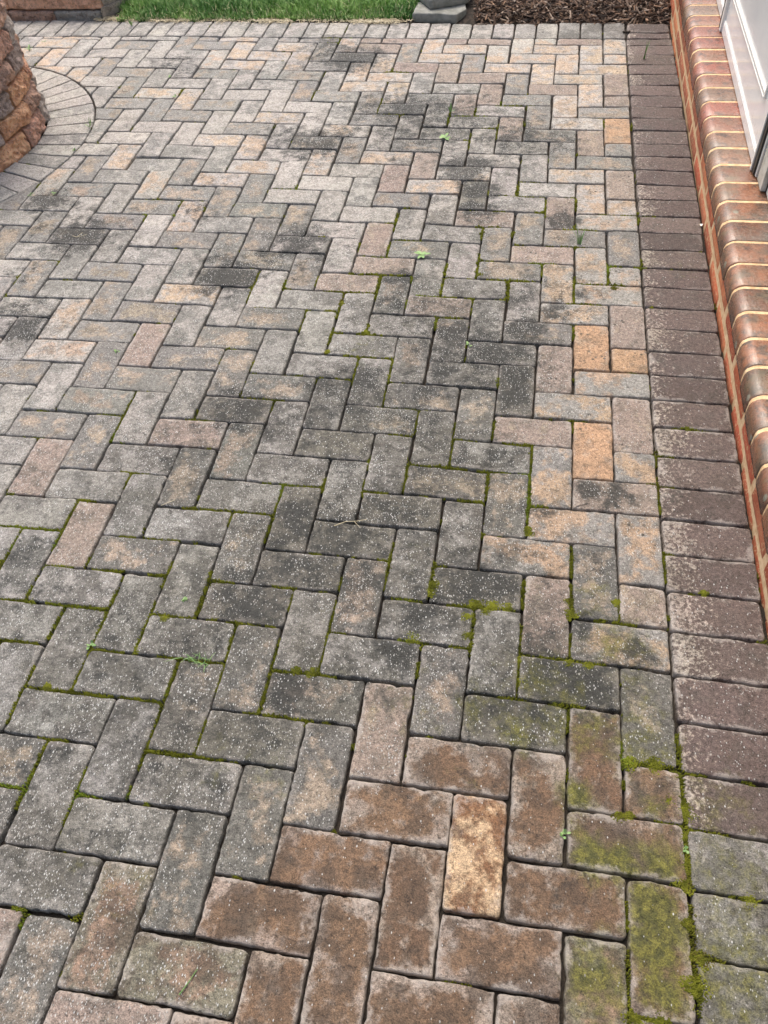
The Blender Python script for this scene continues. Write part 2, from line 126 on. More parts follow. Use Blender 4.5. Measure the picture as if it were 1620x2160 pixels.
# ---------------------------------------------------------------- node helpers
class NT:
    def __init__(s,name):
        s.m=bpy.data.materials.new(name); s.m.use_nodes=True; s.t=s.m.node_tree; s.b=s.t.nodes['Principled BSDF']
        s.pos=s.n('ShaderNodeNewGeometry').outputs['Position']
    def n(s,k,**kw):
        o=s.t.nodes.new(k)
        for a,v in kw.items(): setattr(o,a,v)
        return o
    def put(s,sock,v):
        if hasattr(v,'links') or isinstance(v,bpy.types.NodeSocket): s.t.links.new(v,sock)
        else:
            if isinstance(v,(tuple,list,np.ndarray)) and len(v)==3 and len(sock.default_value)==4: v=(*v,1)
            sock.default_value=v
    def mth(s,op,a,b=0,c=None,clamp=False):
        o=s.n('ShaderNodeMath',operation=op,use_clamp=clamp); s.put(o.inputs[0],a); s.put(o.inputs[1],b)
        if c is not None: s.put(o.inputs[2],c)
        return o.outputs[0]
    def vm(s,op,a,b):
        o=s.n('ShaderNodeVectorMath',operation=op); s.put(o.inputs[0],a)
        if op=='SCALE': s.put(o.inputs[3],b)
        else: s.put(o.inputs[1],b)
        return o.outputs[0]
    def att(s,name,vec=False):
        o=s.n('ShaderNodeAttribute',attribute_name=name); return o.outputs['Vector'] if vec else o.outputs['Fac']
    def noise(s,vec,scale,det=3,rough=.55,dist=0):
        o=s.n('ShaderNodeTexNoise'); s.put(o.inputs['Vector'],vec); o.inputs['Scale'].default_value=scale
        o.inputs['Detail'].default_value=det; o.inputs['Roughness'].default_value=rough; o.inputs['Distortion'].default_value=dist
        return o.outputs['Fac']
    def vor(s,vec,scale,feat='F1'):
        o=s.n('ShaderNodeTexVoronoi',feature=feat); s.put(o.inputs['Vector'],vec); o.inputs['Scale'].default_value=scale; return o
    def ss(s,v,a,b,lo=0,hi=1):
        o=s.n('ShaderNodeMapRange',interpolation_type='SMOOTHSTEP'); s.put(o.inputs[0],v); s.put(o.inputs[1],a); s.put(o.inputs[2],b)
        o.inputs[3].default_value=lo; o.inputs[4].default_value=hi; return o.outputs[0]
    def mix(s,f,a,b,mode='MIX'):
        o=s.n('ShaderNodeMix',data_type='RGBA',blend_type=mode); s.put(o.inputs[0],f); s.put(o.inputs[6],a); s.put(o.inputs[7],b); return o.outputs[2]
    def bump(s,h,dist,strength=1,nrm=None):
        o=s.n('ShaderNodeBump'); o.inputs['Strength'].default_value=strength; o.inputs['Distance'].default_value=dist; s.put(o.inputs['Height'],h)
        if nrm is not None: s.put(o.inputs['Normal'],nrm)
        return o.outputs[0]
    def done(s,col,rough=.85,nrm=None,spec=.4):
        s.put(s.b.inputs['Base Color'],col); s.put(s.b.inputs['Roughness'],rough)
        s.b.inputs['Specular IOR Level'].default_value=spec
        if nrm is not None: s.put(s.b.inputs['Normal'],nrm)
        return s.m
def paver_mat():
    t=NT('weathered_concrete_paver')
    c1=t.att('c1',True);c2=t.att('c2',True);P=t.vm('ADD',t.pos,t.att('rnd',True))
    W=t.pos
    edge=t.att('edge')                                      # 1 at the paver's edge, 0 inside
    big=t.noise(P,11,4,.6); med=t.noise(P,38,4,.65); fine=t.noise(P,420,3,.7); mid2=t.noise(P,130,3,.7)
    pf=t.mth('ADD',t.mth('MULTIPLY',big,.62),t.mth('MULTIPLY',med,.38))
    fin=t.mth('ADD',t.mth('MULTIPLY',med,.35),t.mth('MULTIPLY',mid2,.65))
    fs=t.att('finemix'); pf=t.mth('ADD',t.mth('MULTIPLY',pf,t.mth('SUBTRACT',1,fs)),t.mth('MULTIPLY',fin,fs))
    pf=t.mth('ADD',pf,t.mth('MULTIPLY',edge,t.att('ek')))
    f=t.ss(pf,t.mth('SUBTRACT',t.att('thr'),.055),t.mth('ADD',t.att('thr'),.055))
    col=t.mix(f,c1,c2)
    # cloudy darker and lighter weathering
    cl=t.noise(W,16,5,.62)
    col=t.mix(t.ss(cl,.5,.76,0,.55),col,(.075,.073,.062))
    col=t.mix(t.ss(med,.55,.8,0,.35),col,(.36,.34,.31))
    col=t.mix(t.mth('MULTIPLY',t.ss(t.mth('ADD',t.att('grime'),t.mth('MULTIPLY',t.mth('SUBTRACT',cl,.5),1.6)),.25,1.0),.62),col,(.078,.074,.060))
    col=t.mix(t.mth('MULTIPLY',t.ss(t.noise(W,52,5,.75),.54,.70),t.mth('ADD',.12,t.mth('MULTIPLY',t.att('grime'),.5))),col,(.045,.043,.036))
    bl=t.noise(W,24,5,.72,.6); blk=t.ss(bl,.47,.60)
    col=t.mix(t.mth('MULTIPLY',blk,t.mth('ADD',.20,t.mth('MULTIPLY',t.att('grime'),.66))),col,(.040,.040,.035))
    # black algae
    dk=t.mth('ADD',t.att('dark'),t.mth('MULTIPLY',t.mth('SUBTRACT',t.noise(W,22,6,.74),.5),2.5))
    dkf=t.ss(dk,.22,.72,0,.88)
    col=t.mix(dkf,col,(.024,.026,.025))
    dp=t.ss(t.noise(W,13,5,.66,.8),.49,.57); col=t.mix(t.mth('MULTIPLY',t.mth('MULTIPLY',dp,t.att('damp')),.62),col,(.060,.042,.030))
    # small black dots of lichen
    ld=t.vor(W,62); lsel=t.ss(t.noise(W,9,3,.6),.5,.66)
    lf=t.mth('MULTIPLY',t.ss(ld.outputs['Distance'],.34,.16),lsel)
    lf=t.mth('MULTIPLY',lf,t.att('dots'))
    col=t.mix(lf,col,(.05,.045,.038))
    # green film
    gr=t.mth('ADD',t.att('green'),t.mth('MULTIPLY',t.mth('SUBTRACT',t.noise(W,30,5,.65),.5),1.1))
    gf=t.ss(gr,.16,.75,0,.92)
    gcol=t.mix(t.ss(t.noise(W,60,3,.6),.4,.62),(.055,.060,.014),(.125,.122,.024))
    col=t.mix(gf,col,gcol)
    # grain
    g=t.mth('ADD',t.mth('MULTIPLY',t.mth('SUBTRACT',fine,.5),3.0),t.mth('MULTIPLY',t.mth('SUBTRACT',mid2,.5),1.9))
    col=t.vm('SCALE',col,t.mth('ADD',1,g))
    # dark pits
    pv=t.vor(P,330); pit=t.mth('MULTIPLY',t.ss(pv.outputs['Distance'],.30,.12),t.ss(t.noise(P,70,2),.5,.62))
    col=t.mix(t.mth('MULTIPLY',pit,.6),col,(.03,.028,.025))
    # exposed pale aggregate, two sizes
    sp=t.mth('MULTIPLY',t.att('speck'),t.ss(t.noise(W,9,4,.6),.36,.62,.35,1.25)); hs=None
    for sc,r,den in ((340,.42,.46),(180,.24,.26),(75,.12,.07)):
        st=t.n('ShaderNodeMapping'); t.put(st.inputs[0],P)
        st.inputs['Scale'].default_value=(1,.6,1); st.inputs['Rotation'].default_value=(0,0,{340:.6,180:-.5,75:1.4}[sc])
        v=t.vor(st.outputs[0],sc); sep=t.n('ShaderNodeSeparateColor'); t.put(sep.inputs[0],v.outputs['Color'])
        on=t.mth('LESS_THAN',sep.outputs[0],t.mth('MULTIPLY',sp,den))
        rr=t.mth('MULTIPLY',t.mth('ADD',.45,sep.outputs[1]),r)
        s_=t.mth('MULTIPLY',on,t.ss(v.outputs['Distance'],rr,t.mth('MULTIPLY',rr,.5)))
        shade=t.mix(sep.outputs[2],(.26,.25,.22),(.60,.62,.62))
        col=t.mix(t.mth('MULTIPLY',s_,.78),col,shade)
        hs=s_ if hs is None else t.mth('MAXIMUM',hs,s_)
    # scuffed pale arrises
    ef=t.mth('MULTIPLY',t.ss(t.mth('ADD',t.mth('ADD',edge,t.mth('MULTIPLY',t.mth('SUBTRACT',mid2,.5),.9)),t.mth('MULTIPLY',t.mth('SUBTRACT',t.noise(W,18,4,.6),.5),2.2)),.70,1.15),t.att('pale'))
    col=t.mix(ef,col,(.40,.37,.34))
    h=t.mth('ADD',t.mth('MULTIPLY',fine,.6),t.mth('MULTIPLY',mid2,.9))
    h=t.mth('ADD',h,t.mth('MULTIPLY',med,1.1)); h=t.mth('SUBTRACT',h,t.mth('MULTIPLY',pit,.5)); h=t.mth('ADD',h,t.mth('MULTIPLY',hs,.25))
    n=t.bump(h,.0030,1.0)
    return t.done(col,t.ss(med,.3,.7,.72,.9),n,.45)
def simple(name,colA,colB,sc,rough=.8,bump=.001,bsc=None,spec=.4,det=4):
    t=NT(name); a=t.noise(t.pos,sc,det,.65); col=t.mix(t.ss(a,.35,.65),colA,colB)
    b=t.noise(t.pos,(bsc or sc*3),4,.7)
    return t.done(col,rough,t.bump(b,bump),spec)
M_PAVER=paver_mat()
t=NT('joint_sand'); a=t.noise(t.pos,40,5,.7); b=t.noise(t.pos,400,3,.7)
M_SAND=t.done(t.mix(t.ss(b,.4,.65),t.mix(t.ss(a,.4,.6),(.008,.007,.006),(.022,.017,.012)),(.040,.032,.024)),.95,t.bump(b,.002))
t=NT('moss'); a=t.noise(t.pos,30,3,.6); b=t.noise(t.pos,900,2,.6); v=t.att('tint')
mc=t.mix(t.ss(a,.35,.65),(.085,.095,.012),(.19,.205,.022)); mc=t.mix(t.ss(v,.78,1.0),mc,(.18,.27,.03)); mc=t.mix(t.ss(v,.3,.0),mc,(.10,.075,.02))
mc=t.vm('SCALE',mc,t.mth('ADD',.45,t.mth('MULTIPLY',b,1.1)))
M_MOSS=t.done(mc,.95,t.bump(b,.002),.15)
def ramp_blade(name,ca,cb,cc=None):
    t=NT(name); v=t.att('tint'); c=t.mix(v,ca,cb)
    if cc is not None: c=t.mix(t.ss(v,.86,.9),c,cc)
    t.b.inputs['Subsurface Weight'].default_value=0
    return t.done(c,.55,None,.35)
M_GRASS=ramp_blade('lawn_grass',(.06,.18,.03),(.28,.46,.11),(.62,.57,.34))
M_STRAW=ramp_blade('dry_straw',(.30,.25,.14),(.55,.49,.34))
M_WEED=ramp_blade('weed_leaf',(.10,.21,.06),(.26,.40,.16))
M_SOIL=simple('garden_soil',(.020,.016,.012),(.06,.045,.033),60,.95,.006,180)
t=NT('bark_chip'); v=t.att('c1',True); b=t.noise(t.pos,300,3,.6); M_CHIP=t.done(t.vm('SCALE',v,t.mth('ADD',.6,t.mth('MULTIPLY',b,.8))),.9,t.bump(b,.001),.2)
# far ground beyond the garden
t=NT('garden_ground'); a=t.noise(t.pos,1.3,4,.6); b=t.noise(t.pos,30,4,.7)
M_GROUND=t.done(t.mix(t.ss(b,.35,.7),t.mix(t.ss(a,.4,.6),(.03,.06,.014),(.05,.085,.022)),(.09,.13,.04)),.95,t.bump(b,.02))
M_PETAL=plastic0=simple('petal',(.70,.68,.60),(.80,.78,.72),40,.6,.0003)
def clay(name,glaze):
    t=NT(name); c=t.att('c1',True); P=t.vm('ADD',t.pos,t.att('rnd',True))
    a=t.noise(P,14,5,.65); b=t.noise(P,90,4,.7); f=t.noise(P,500,3,.7)
    col=t.mix(t.ss(a,.45,.68,0,.75),c,t.att('c2',True))
    col=t.vm('SCALE',col,t.mth('ADD',.62,t.mth('MULTIPLY',b,.76)))
    if glaze:
        col=t.mix(t.ss(t.noise(P,26,5,.7),.50,.66,0,.75),col,(.045,.034,.027)); col=t.mix(t.ss(f,.62,.7,0,.7),col,(.02,.015,.012))
        df=t.ss(t.mth('ADD',t.att('dirt'),t.mth('MULTIPLY',t.mth('SUBTRACT',t.noise(t.pos,22,5,.65),.5),.9)),.3,.7,0,.8)
        col=t.mix(df,col,(.055,.055,.042))
        lv=t.vor(t.pos,26); sep=t.n('ShaderNodeSeparateColor'); t.put(sep.inputs[0],lv.outputs['Color'])
        lf=t.mth('MULTIPLY',t.mth('LESS_THAN',sep.outputs[0],.16),t.ss(lv.outputs['Distance'],.27,.22))
        lf=t.mth('MULTIPLY',lf,t.att('lich')); col=t.mix(t.mth('MULTIPLY',lf,.7),col,(.25,.27,.21))
        ro=t.ss(t.mth('ADD',b,t.mth('MULTIPLY',t.mth('SUBTRACT',a,.5),.8)),.3,.7,.15,.38)
        # wire-drawn texture runs along the nose
        st=t.n('ShaderNodeMapping'); t.put(st.inputs[0],P); st.inputs['Scale'].default_value=(1,1,5)
        wv=t.noise(st.outputs[0],120,4,.7)
        return t.done(col,ro,t.bump(t.mth('ADD',wv,t.mth('MULTIPLY',f,.4)),.0013,.8),.75)
    col=t.mix(t.ss(t.noise(P,60,5,.75,1.5),.53,.62,0,.85),col,(.62,.42,.23))        # smeared mortar
    return t.done(col,.8,t.bump(t.mth('ADD',f,b),.002),.3)
M_FACE=clay('rough_red_brick',False); M_NOSE=clay('glazed_bullnose_brick',True)
M_MORTAR=simple('buff_mortar',(.66,.44,.24),(.82,.62,.38),55,.9,.003,160,.2)
def plastic(name,col,ro):
    t=NT(name); a=t.noise(t.pos,40,3,.6); return t.done(t.mix(t.ss(a,.3,.7),col,tuple(np.array(col)*.94)),ro,None,.5)
t=NT('white_door_paint'); a=t.noise(t.pos,6,4,.6); b=t.noise(t.pos,90,4,.7)
dz=t.n('ShaderNodeSeparateXYZ'); t.put(dz.inputs[0],t.pos)
low=t.ss(dz.outputs[2],.30,.17); gr=t.mth('MULTIPLY',t.ss(b,.52,.66),t.mth('ADD',.10,t.mth('MULTIPLY',low,.55)))
M_WHITE=t.done(t.mix(gr,t.mix(t.ss(a,.3,.7),(.78,.80,.79),(.72,.74,.74)),(.34,.31,.26)),t.ss(b,.3,.7,.10,.24),None,.5); M_TRIM=plastic('cream_white_trim',(.84,.84,.79),.35)
M_RUB=plastic('black_weatherstrip',(.012,.013,.012),.45); M_DIRTW=simple('stained_white_trim',(.60,.60,.54),(.40,.40,.34),25,.5,.0004)
t=NT('split_face_block'); c=t.att('c1',True); P=t.vm('ADD',t.pos,t.att('rnd',True))
a=t.noise(P,16,6,.7); b=t.noise(P,70,5,.75); f=t.noise(P,300,3,.7)
col=t.mix(t.ss(t.mth('ADD',t.mth('MULTIPLY',a,.5),t.mth('MULTIPLY',b,.5)),.42,.58),c,t.att('c2',True))
col=t.vm('SCALE',col,1.9); col=t.mix(t.ss(b,.56,.66,0,.6),col,(.12,.08,.065)); col=t.mix(t.ss(f,.52,.64,0,.7),col,(.72,.60,.50))
M_BLOCK=t.done(col,.92,t.bump(t.mth('ADD',b,t.mth('MULTIPLY',f,.7)),.014),.3)
M_FLAG=simple('grey_flagstone',(.17,.175,.155),(.27,.275,.25),20,.85,.003,90)

# ================================================================ STRUCTURE
def warp(x,y):
    xc=np.clip(x,-30,2.2)/20; yc=np.clip(y,-5,36)/20
    B=np.stack([np.ones_like(xc),xc,yc,xc*xc,xc*yc,yc*yc,xc**3,xc*xc*yc,xc*yc*yc,yc**3],-1)
    d=B@np.array(WARP)
    return x+d[...,0],y+d[...,1]
RC=np.array([-29.5,24.76]); RO=7.93; RI=5.9
def yback(x): return np.interp(x,[-30,-21,-15,-8],[36.0,36.0,35.8,35.70])
def ytop(x): return np.interp(x,[-30,-26,-16,-8],[38.1,38.05,37.68,37.52])
def allowed(x,y): return (np.hypot(x-RC[0],y-RC[1])>RO)&(y<yback(x)-.02)&(x<.0)
PAL={k:lin(v) for k,v in dict(g1=(129,128,124),g2=(98,97,93),l1=(160,156,150),t1=(160,139,118),t2=(172,154,134),o1=(168,138,110),w1=(145,133,118),p1=(138,125,116),b1=(106,85,67),b2=(134,122,112),d1=(104,101,93),r1=(138,117,100),y1=(182,158,128),y2=(112,82,58),s1=(92,80,76),s2=(146,137,127),ol=(112,108,94)).items()}
mossjobs=[]
def look(cx,cy):
    best=None;bd=1e9
    for k,L in CODE.items():
        for x,y in L:
            d=math.hypot((x-cx),(y-cy))
            if d<bd: bd=d;best=k
    if bd<.42: return best
    r=random.random()
    if cy>28.5 and cx>-13 and (cy>31.5 or cx>-7): return 'T' if r<.5 else ('P' if r<.85 else 'W')
    if cy>33.0 and cx>-20: return 'T' if r<.35 else ('W' if r<.7 else 'G')
    if cx<-9 and cy>15: return 'T' if r<.12 else('W' if r<.38 else('L' if r<.7 else 'G'))
    if cx>-3.2 and 4.5<cy<17: return 'T' if r<.6 else 'P'
    if cx>-2.2 and cy>10: return 'P' if r<.35 else('T' if r<.6 else 'W')
    if cy<2.2 and cx>-8: return 'B' if r<.6 else 'R'
    return 'G' if r<.62 else('W' if r<.85 else 'P')
def style(code,cx,cy):
    P=PAL;j=lambda c,a=.05:c*(1+RNG.normal(0,a))*(1+RNG.normal(0,.010,3))
    sp=1.0
    far=max(np.clip((cy-8)/18,0,1),.85*np.clip((-cx-10)/6,0,1)*np.clip((cy-4)/6,0,1))  # paler with distance and to the left; sky glare partly put into the colour
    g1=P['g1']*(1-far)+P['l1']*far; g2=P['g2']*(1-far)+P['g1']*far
    if code=='G': r=(j(g1),j(g2),.5,0)
    elif code=='L': r=(j(P['l1']),j(g1),.5,0)
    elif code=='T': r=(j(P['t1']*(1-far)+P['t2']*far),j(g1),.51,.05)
    elif code=='O': r=(j(P['o1'],.03),j(P['t1'],.03),.58,0)
    elif code=='W': r=(j(P['w1']),j(g2),.50,.1)
    elif code=='P': r=(j(P['p1']),j(P['w1']),.58,0)
    elif code=='D': r=(j(P['d1']),j(P['g2']),.58,.05)
    elif code=='B': r=(j(P['b1'],.1),j(P['b2']),.575,.11)
    elif code=='R': r=(j(P['r1']),j(P['ol']),.52,.15)
    elif code=='Y': r=(P['y1'],P['y2'],.470,-.03)
    elif code=='S': r=(j(P['s1'],.13),j(P['s2'],.06),.55,0)
    elif code=='C': r=(j(P['g2'],.04),j(P['g1'],.04),.52,0)
    return r
def paver(mb,outline,cen,code,lod,tilt=.012,speck=None,xthr=None,moss=True):
    """outline: closed loop (n,2) already inset by the joint; a domed, slightly worn block"""
    n=len(outline); cx,cy=cen
    o=outline
    c1,c2,thr,ek=style(code,cx,cy)
    rings=[(0,-.75),(0,-.07),(.010,-.024),(.024,-.006),(.065,0)]
    inner=[.82,.66,.5,.34,.18] if lod==0 else ([.75,.5,.25] if lod==1 else [.6,.3])
    hx=np.ptp(o[:,0])/2;hy=np.ptp(o[:,1])/2
    V=[];E=[]
    dz=RNG.normal(0,.009);tx,ty=RNG.normal(0,tilt,2)
    dd=o-np.array(cen)
    for ins,z in rings:
        s=np.array([1-ins/max(hx,.12),1-ins/max(hy,.12)])
        s=np.clip(s,.3,1)
        p=np.array(cen)+dd*s
        V.append(np.c_[p,np.full(n,z)]);E.append(np.full(n,{0:1,.010:1,.024:.93,.065:.80}[ins]))
    last=V[-1][:,:2]-np.array(cen)
    for s in inner:
        p=np.array(cen)+last*s
        V.append(np.c_[p,np.zeros(n)]);E.append(np.full(n,.80*max(0,(s-.45)/.55)**1.3))
    V.append(np.array([[cx,cy,0]]));E.append(np.array([0.]))
    v=np.concatenate(V);e=np.concatenate(E)
    top=v[:,2]>-.2
    v[top,2]+=dz+tx*(v[top,0]-cx)+ty*(v[top,1]-cy)+(fbm(v[top,0]*1.6,v[top,1]*1.6,5,3)-.5)*.035
    R=len(rings)+len(inner);F=[]
    idx=np.arange(n);nx=(idx+1)%n
    for k in range(R-1): F.append(np.stack([k*n+idx,k*n+nx,(k+1)*n+nx,(k+1)*n+idx],1))
    F=np.concatenate(F)
    T=np.stack([(R-1)*n+idx,(R-1)*n+nx,np.full(n,R*n)],1)
    x,y=v[:,0],v[:,1]
    sf=1.0
    warm=np.clip(1-np.hypot((cx+3)/6.5,(cy+2)/5.5),0,1)           # smooth brownish corner of the patio
    if speck is None: speck=np.clip(1.15-1.7*warm-.5*np.clip((cx+3)/3,0,1),.06,1.1)*RNG.uniform(.75,1.15)
    if code in 'BYO': speck=min(speck,.10)
    if code=='D': speck*=.8
    thrv=np.full(len(v),thr)
    if code=='S': thrv=.68-.18*np.clip((1.2-x)/1.1,0,1)+.06*np.clip((cy-12)/10,0,1)+RNG.normal(0,.035)
    dots=np.clip((cx+9)/6,0,1)*np.clip((cy-4)/6,0,1)+ (1 if code in 'TO' else .25)
    mb.add(v,[F,T],damp=1. if code in 'BR' else (.35 if code in 'SC' and cy<14 else 0.),finemix=1. if code=='S' else .0,grime=field(GRIME,x,y)*(1 if code!='S' else .4),c1=c1,c2=c2,rnd=(RNG.uniform(-5,5,3) if code not in 'BR' or RNG.uniform()<.3 else np.zeros(3)),edge=e,ek=ek,thr=thrv,speck=speck,
           dark=field(DARK,x,y)*(1 if code!='S' else .6),green=field(GREEN,x,y),dots=min(dots,1.2)*.8,
           pale=.5 if (code in 'BYPR' or (cy<14 and code=='S')) else .22)
    if moss: mossjobs.append(outline)
def rough_outline(o,amp,seed):
    t=np.roll(o,-1,0)-np.roll(o,1,0);L=np.hypot(*t.T)+1e-9;nr=np.c_[t[:,1],-t[:,0]]/L[:,None]
    a=(fbm(o[:,0]*3+seed,o[:,1]*3,9,4)-.5)*1.8*amp+ (vnoise(o[:,0]*14+seed,o[:,1]*14,3)-.5)*amp*.9-np.clip(vnoise(o[:,0]*6+seed,o[:,1]*6,13)-.8,0,1)*amp*6
    return o+nr*(a[:,None]-amp*.3)
def rect_loop(x0,x1,y0,y1,n,r=.07):
    # rounded rectangle, counter clockwise, n points spread by length with dense corners
    pts=[]
    L=2*(x1-x0+y1-y0); st=L/n
    for (ax,ay,bx,by,cx_,cy_,a0) in ((x0+r,y0,x1-r,y0,x1-r,y0+r,-90),(x1,y0+r,x1,y1-r,x1-r,y1-r,0),(x1-r,y1,x0+r,y1,x0+r,y1-r,90),(x0,y1-r,x0,y0+r,x0+r,y0+r,180)):
        k=max(2,int(round(math.hypot(bx-ax,by-ay)/st)))
        for q in range(k): pts.append((ax+(bx-ax)*q/k,ay+(by-ay)*q/k))
        for q in range(3):
            a=math.radians(a0+30*q+0);pts.append((cx_+r*math.cos(a),cy_+r*math.sin(a)))
    return np.array(pts)
ysh_x=lambda y:-.03+.08*(1-np.clip(y/12,0,1))
def field_pavers():
    mb=MB()
    for j in range(-13,37):
        for i in range(-42,0):
            k=(j-i)%4
            if k==1: x0,x1,y0,y1=i-1,i+1,j,j+1               # lying brick
            elif k==2 and i==-1: x0,x1,y0,y1=-1,0,j,j+1        # half brick cut at the border
            elif k==3: x0,x1,y0,y1=i,i+1,j,j+2
            else: continue
            x0=max(x0,-42)
            cx,cy=(x0+x1)/2,(y0+y1)/2
            wx,wy=warp(np.array([cx]),np.array([cy]));wx=wx[0];wy=wy[0]
            lod=0 if cy<9 else(1 if cy<22 else 2)
            n=(84,56,36)[lod]
            gx=RNG.uniform(.006,.020,4)+.010*np.clip((cy-10)/15,0,1)
            sk=RNG.normal(0,.009,2);rot=RNG.normal(0,.006)
            lp=rect_loop(x0+gx[0],x1-gx[1],y0+gx[2],y1-gx[3],n,RNG.uniform(.035,.10))
            c0=np.array([cx,cy]);q=lp-c0
            q=np.c_[q[:,0]-rot*q[:,1],q[:,1]+rot*q[:,0]]+sk
            lp=np.stack(warp(q[:,0]+cx,q[:,1]+cy),1)
            lp=rough_outline(lp,.024,i*3.7+j*1.3)
            a=allowed(lp[:,0],lp[:,1])
            x0w=lp[:,0].min()
            lp[:,0]=np.minimum(lp[:,0],-.014+ysh_x(lp[:,1])+(fbm(lp[:,1]*4,lp[:,1]*0,2,3)-.5)*.03)
            okp=(np.hypot(lp[:,0]-RC[0],lp[:,1]-RC[1])>RO)&(lp[:,1]<yback(lp[:,0])-.03)
            cen=(wx,wy)
            if not okp.all():
                gxs,gys=np.meshgrid(np.linspace(lp[:,0].min(),lp[:,0].max(),23),np.linspace(lp[:,1].min(),lp[:,1].max(),23))
                inr=(np.abs(gxs-wx)<(x1-x0)/2-.05)&(np.abs(gys-wy)<(y1-y0)/2-.05)
                g=inr&(np.hypot(gxs-RC[0],gys-RC[1])>RO+.04)&(gys<yback(gxs)-.06)
                if g.sum()<10 : continue
                cen=(gxs[g].mean(),gys[g].mean());c=np.array(cen)
                # shrink ray by ray until the point is allowed
                lo=np.zeros(len(lp));hi=np.ones(len(lp))
                bad=~okp
                for _ in range(14):
                    mid=(lo+hi)/2;p=c+(lp-c)*mid[:,None]
                    ok=(np.hypot(p[:,0]-RC[0],p[:,1]-RC[1])>RO)&(p[:,1]<yback(p[:,0])-.03)
                    lo=np.where(ok,mid,lo);hi=np.where(ok,hi,mid)
                s=np.where(bad,lo,1.);lp=c+(lp-c)*s[:,None]
            if cen[0]<-41 or cen[1]>36.2: continue
            paver(mb,lp,cen,look(wx,wy),lod)
    return mb
sand=MB()
sand.add([(-60,-20,-.17),(4,-20,-.17),(4,38.2,-.17),(-60,38.2,-.17)],np.array([[0,1,2,3]]))
patio=sand.build('patio',M_SAND,smooth=False)
tag(patio,'weathered block paved patio in a herringbone pattern with dark sanded joints','patio',kind='structure')
def sub(o): o['kind']='structure'; return o
sub(field_pavers().build('herringbone_paving',M_PAVER,patio))
# soldier course along the house
mb=MB()
for j in range(-13,36):
    yb=j-.06+.0; hb=RNG.uniform(.006,.016,2)+.010*np.clip((j-8)/12,0,1)
    lod=0 if j<9 else(1 if j<22 else 2)
    y0,y1=yb+hb[0],min(yb+1-hb[1],35.64)
    xr=1.945+RNG.normal(0,.02)+(0 if j>3 else .02)
    lp=rect_loop(ysh_x(j)+.018,xr,y0,y1,(84,56,36)[lod],RNG.uniform(.06,.11))
    rot=-.012 if j>2 else -.022
    if j==21: rot=.02
    lp=np.c_[lp[:,0],lp[:,1]+rot*(lp[:,0]-1)]
    lp=rough_outline(lp,.024,j*2.1+77)
    paver(mb,lp,((lp[:,0].min()+xr)/2,(y0+y1)/2),'S' if j>0 else 'C',lod,speck=.3 if j<8 else .12)
for q,cc in ((rect_loop(.06,1.9,35.72,36.35,36,.08),'S'),(rect_loop(.06,1.9,36.4,37.4,36,.2),'S')):
    q=rough_outline(q,.05,5.);paver(mb,q,(q[:,0].mean(),q[:,1].mean()),cc,2,speck=.1)
sub(mb.build('wall_border_course',M_PAVER,patio))
mb=MB()
x=-.02;k=0
while x>-41:
    wd=1.0 if x>-20 else .99
    xa,xb=x-wd,x
    off=.0
    y0=float(yback(xa))+.02;y1=float(ytop(xa))
    lp=rect_loop(xa+.025,xb-.025,y0,y1,40,RNG.uniform(.05,.12));lp=rough_outline(lp,.028,x*3.1)
    paver(mb,lp,((xa+xb)/2,(y0+y1)/2),'G' if x<-3 else 'C',2,speck=.8 if x<-8 else .3);x-=wd
sub(mb.build('back_border_course',M_PAVER,patio))
# fan of pavers round the stone pillar
mb=MB();nw=50
for k in range(nw):
    a0=2*math.pi*(k+.18)/nw;a1=a0+2*math.pi/nw;g=.024
    A=[];m_=14
    for q in range(m_): A.append((RO-.07,a0+g/RO+(a1-a0-2*g/RO)*q/m_))
    for q in range(m_): A.append((RO-.07-(RO-.07-RI)*q/m_,a1-g/(RO-.07-(RO-.07-RI)*q/m_)))
    for q in range(m_): A.append((RI,a1-g/RI-(a1-a0-2*g/RI)*q/m_))
    for q in range(m_): A.append((RI+(RO-.07-RI)*q/m_,a0+g/(RI+(RO-.07-RI)*q/m_)))
    lp=np.array([(RC[0]+r*math.cos(a),RC[1]+r*math.sin(a)) for r,a in A])
    if lp[:,1].max()>35.7: continue
    lp=rough_outline(lp,.016,k*5.)
    paver(mb,lp,tuple(lp.mean(0)),'L' if k%3 else 'G',1,tilt=.006,speck=.8)
sub(mb.build('curved_border_course',M_PAVER,patio))

# ground, lawn bed and planting bed
gm=MB();gm.add([(-3000,-3000,-.4),(3000,-3000,-.4),(3000,3000,-.4),(-3000,3000,-.4)],np.array([[0,1,2,3]]))
tag(gm.build('ground',M_GROUND,smooth=False),'green garden ground running out past the patio','ground',kind='structure')
def bedgrid(name,x0,x1,y0,y1,zf,mat,step=.25):
    xs=np.arange(x0,x1+step,step);ys=np.arange(y0,y1+step,step);X,Y=np.meshgrid(xs,ys);Z=zf(X,Y)
    n=len(xs);m_=len(ys);i=np.arange(n-1)[None]+np.arange(m_-1)[:,None]*n;i=i.ravel()
    g=MB();g.add(np.c_[X.ravel(),Y.ravel(),Z.ravel()],np.stack([i,i+1,i+n+1,i+n],1));return g.build(name,mat)
lz=lambda X,Y:-.12+.25*np.clip((Y-37.9)/1.2,0,1)+(fbm(X*.7,Y*.7,3)-.5)*.12
mz=lambda X,Y:-.14+.36*np.clip((Y-37.35-.25*(fbm(X*1.3,Y*0+2,8)-.5))/1.5,0,1)+(fbm(X*2.2,Y*2.2,4)-.5)*.22
tag(bedgrid('lawn_soil',-26.2,-8.2,37.7,62,lz,M_SOIL,.5),'dark soil under the lawn','soil',kind='structure')
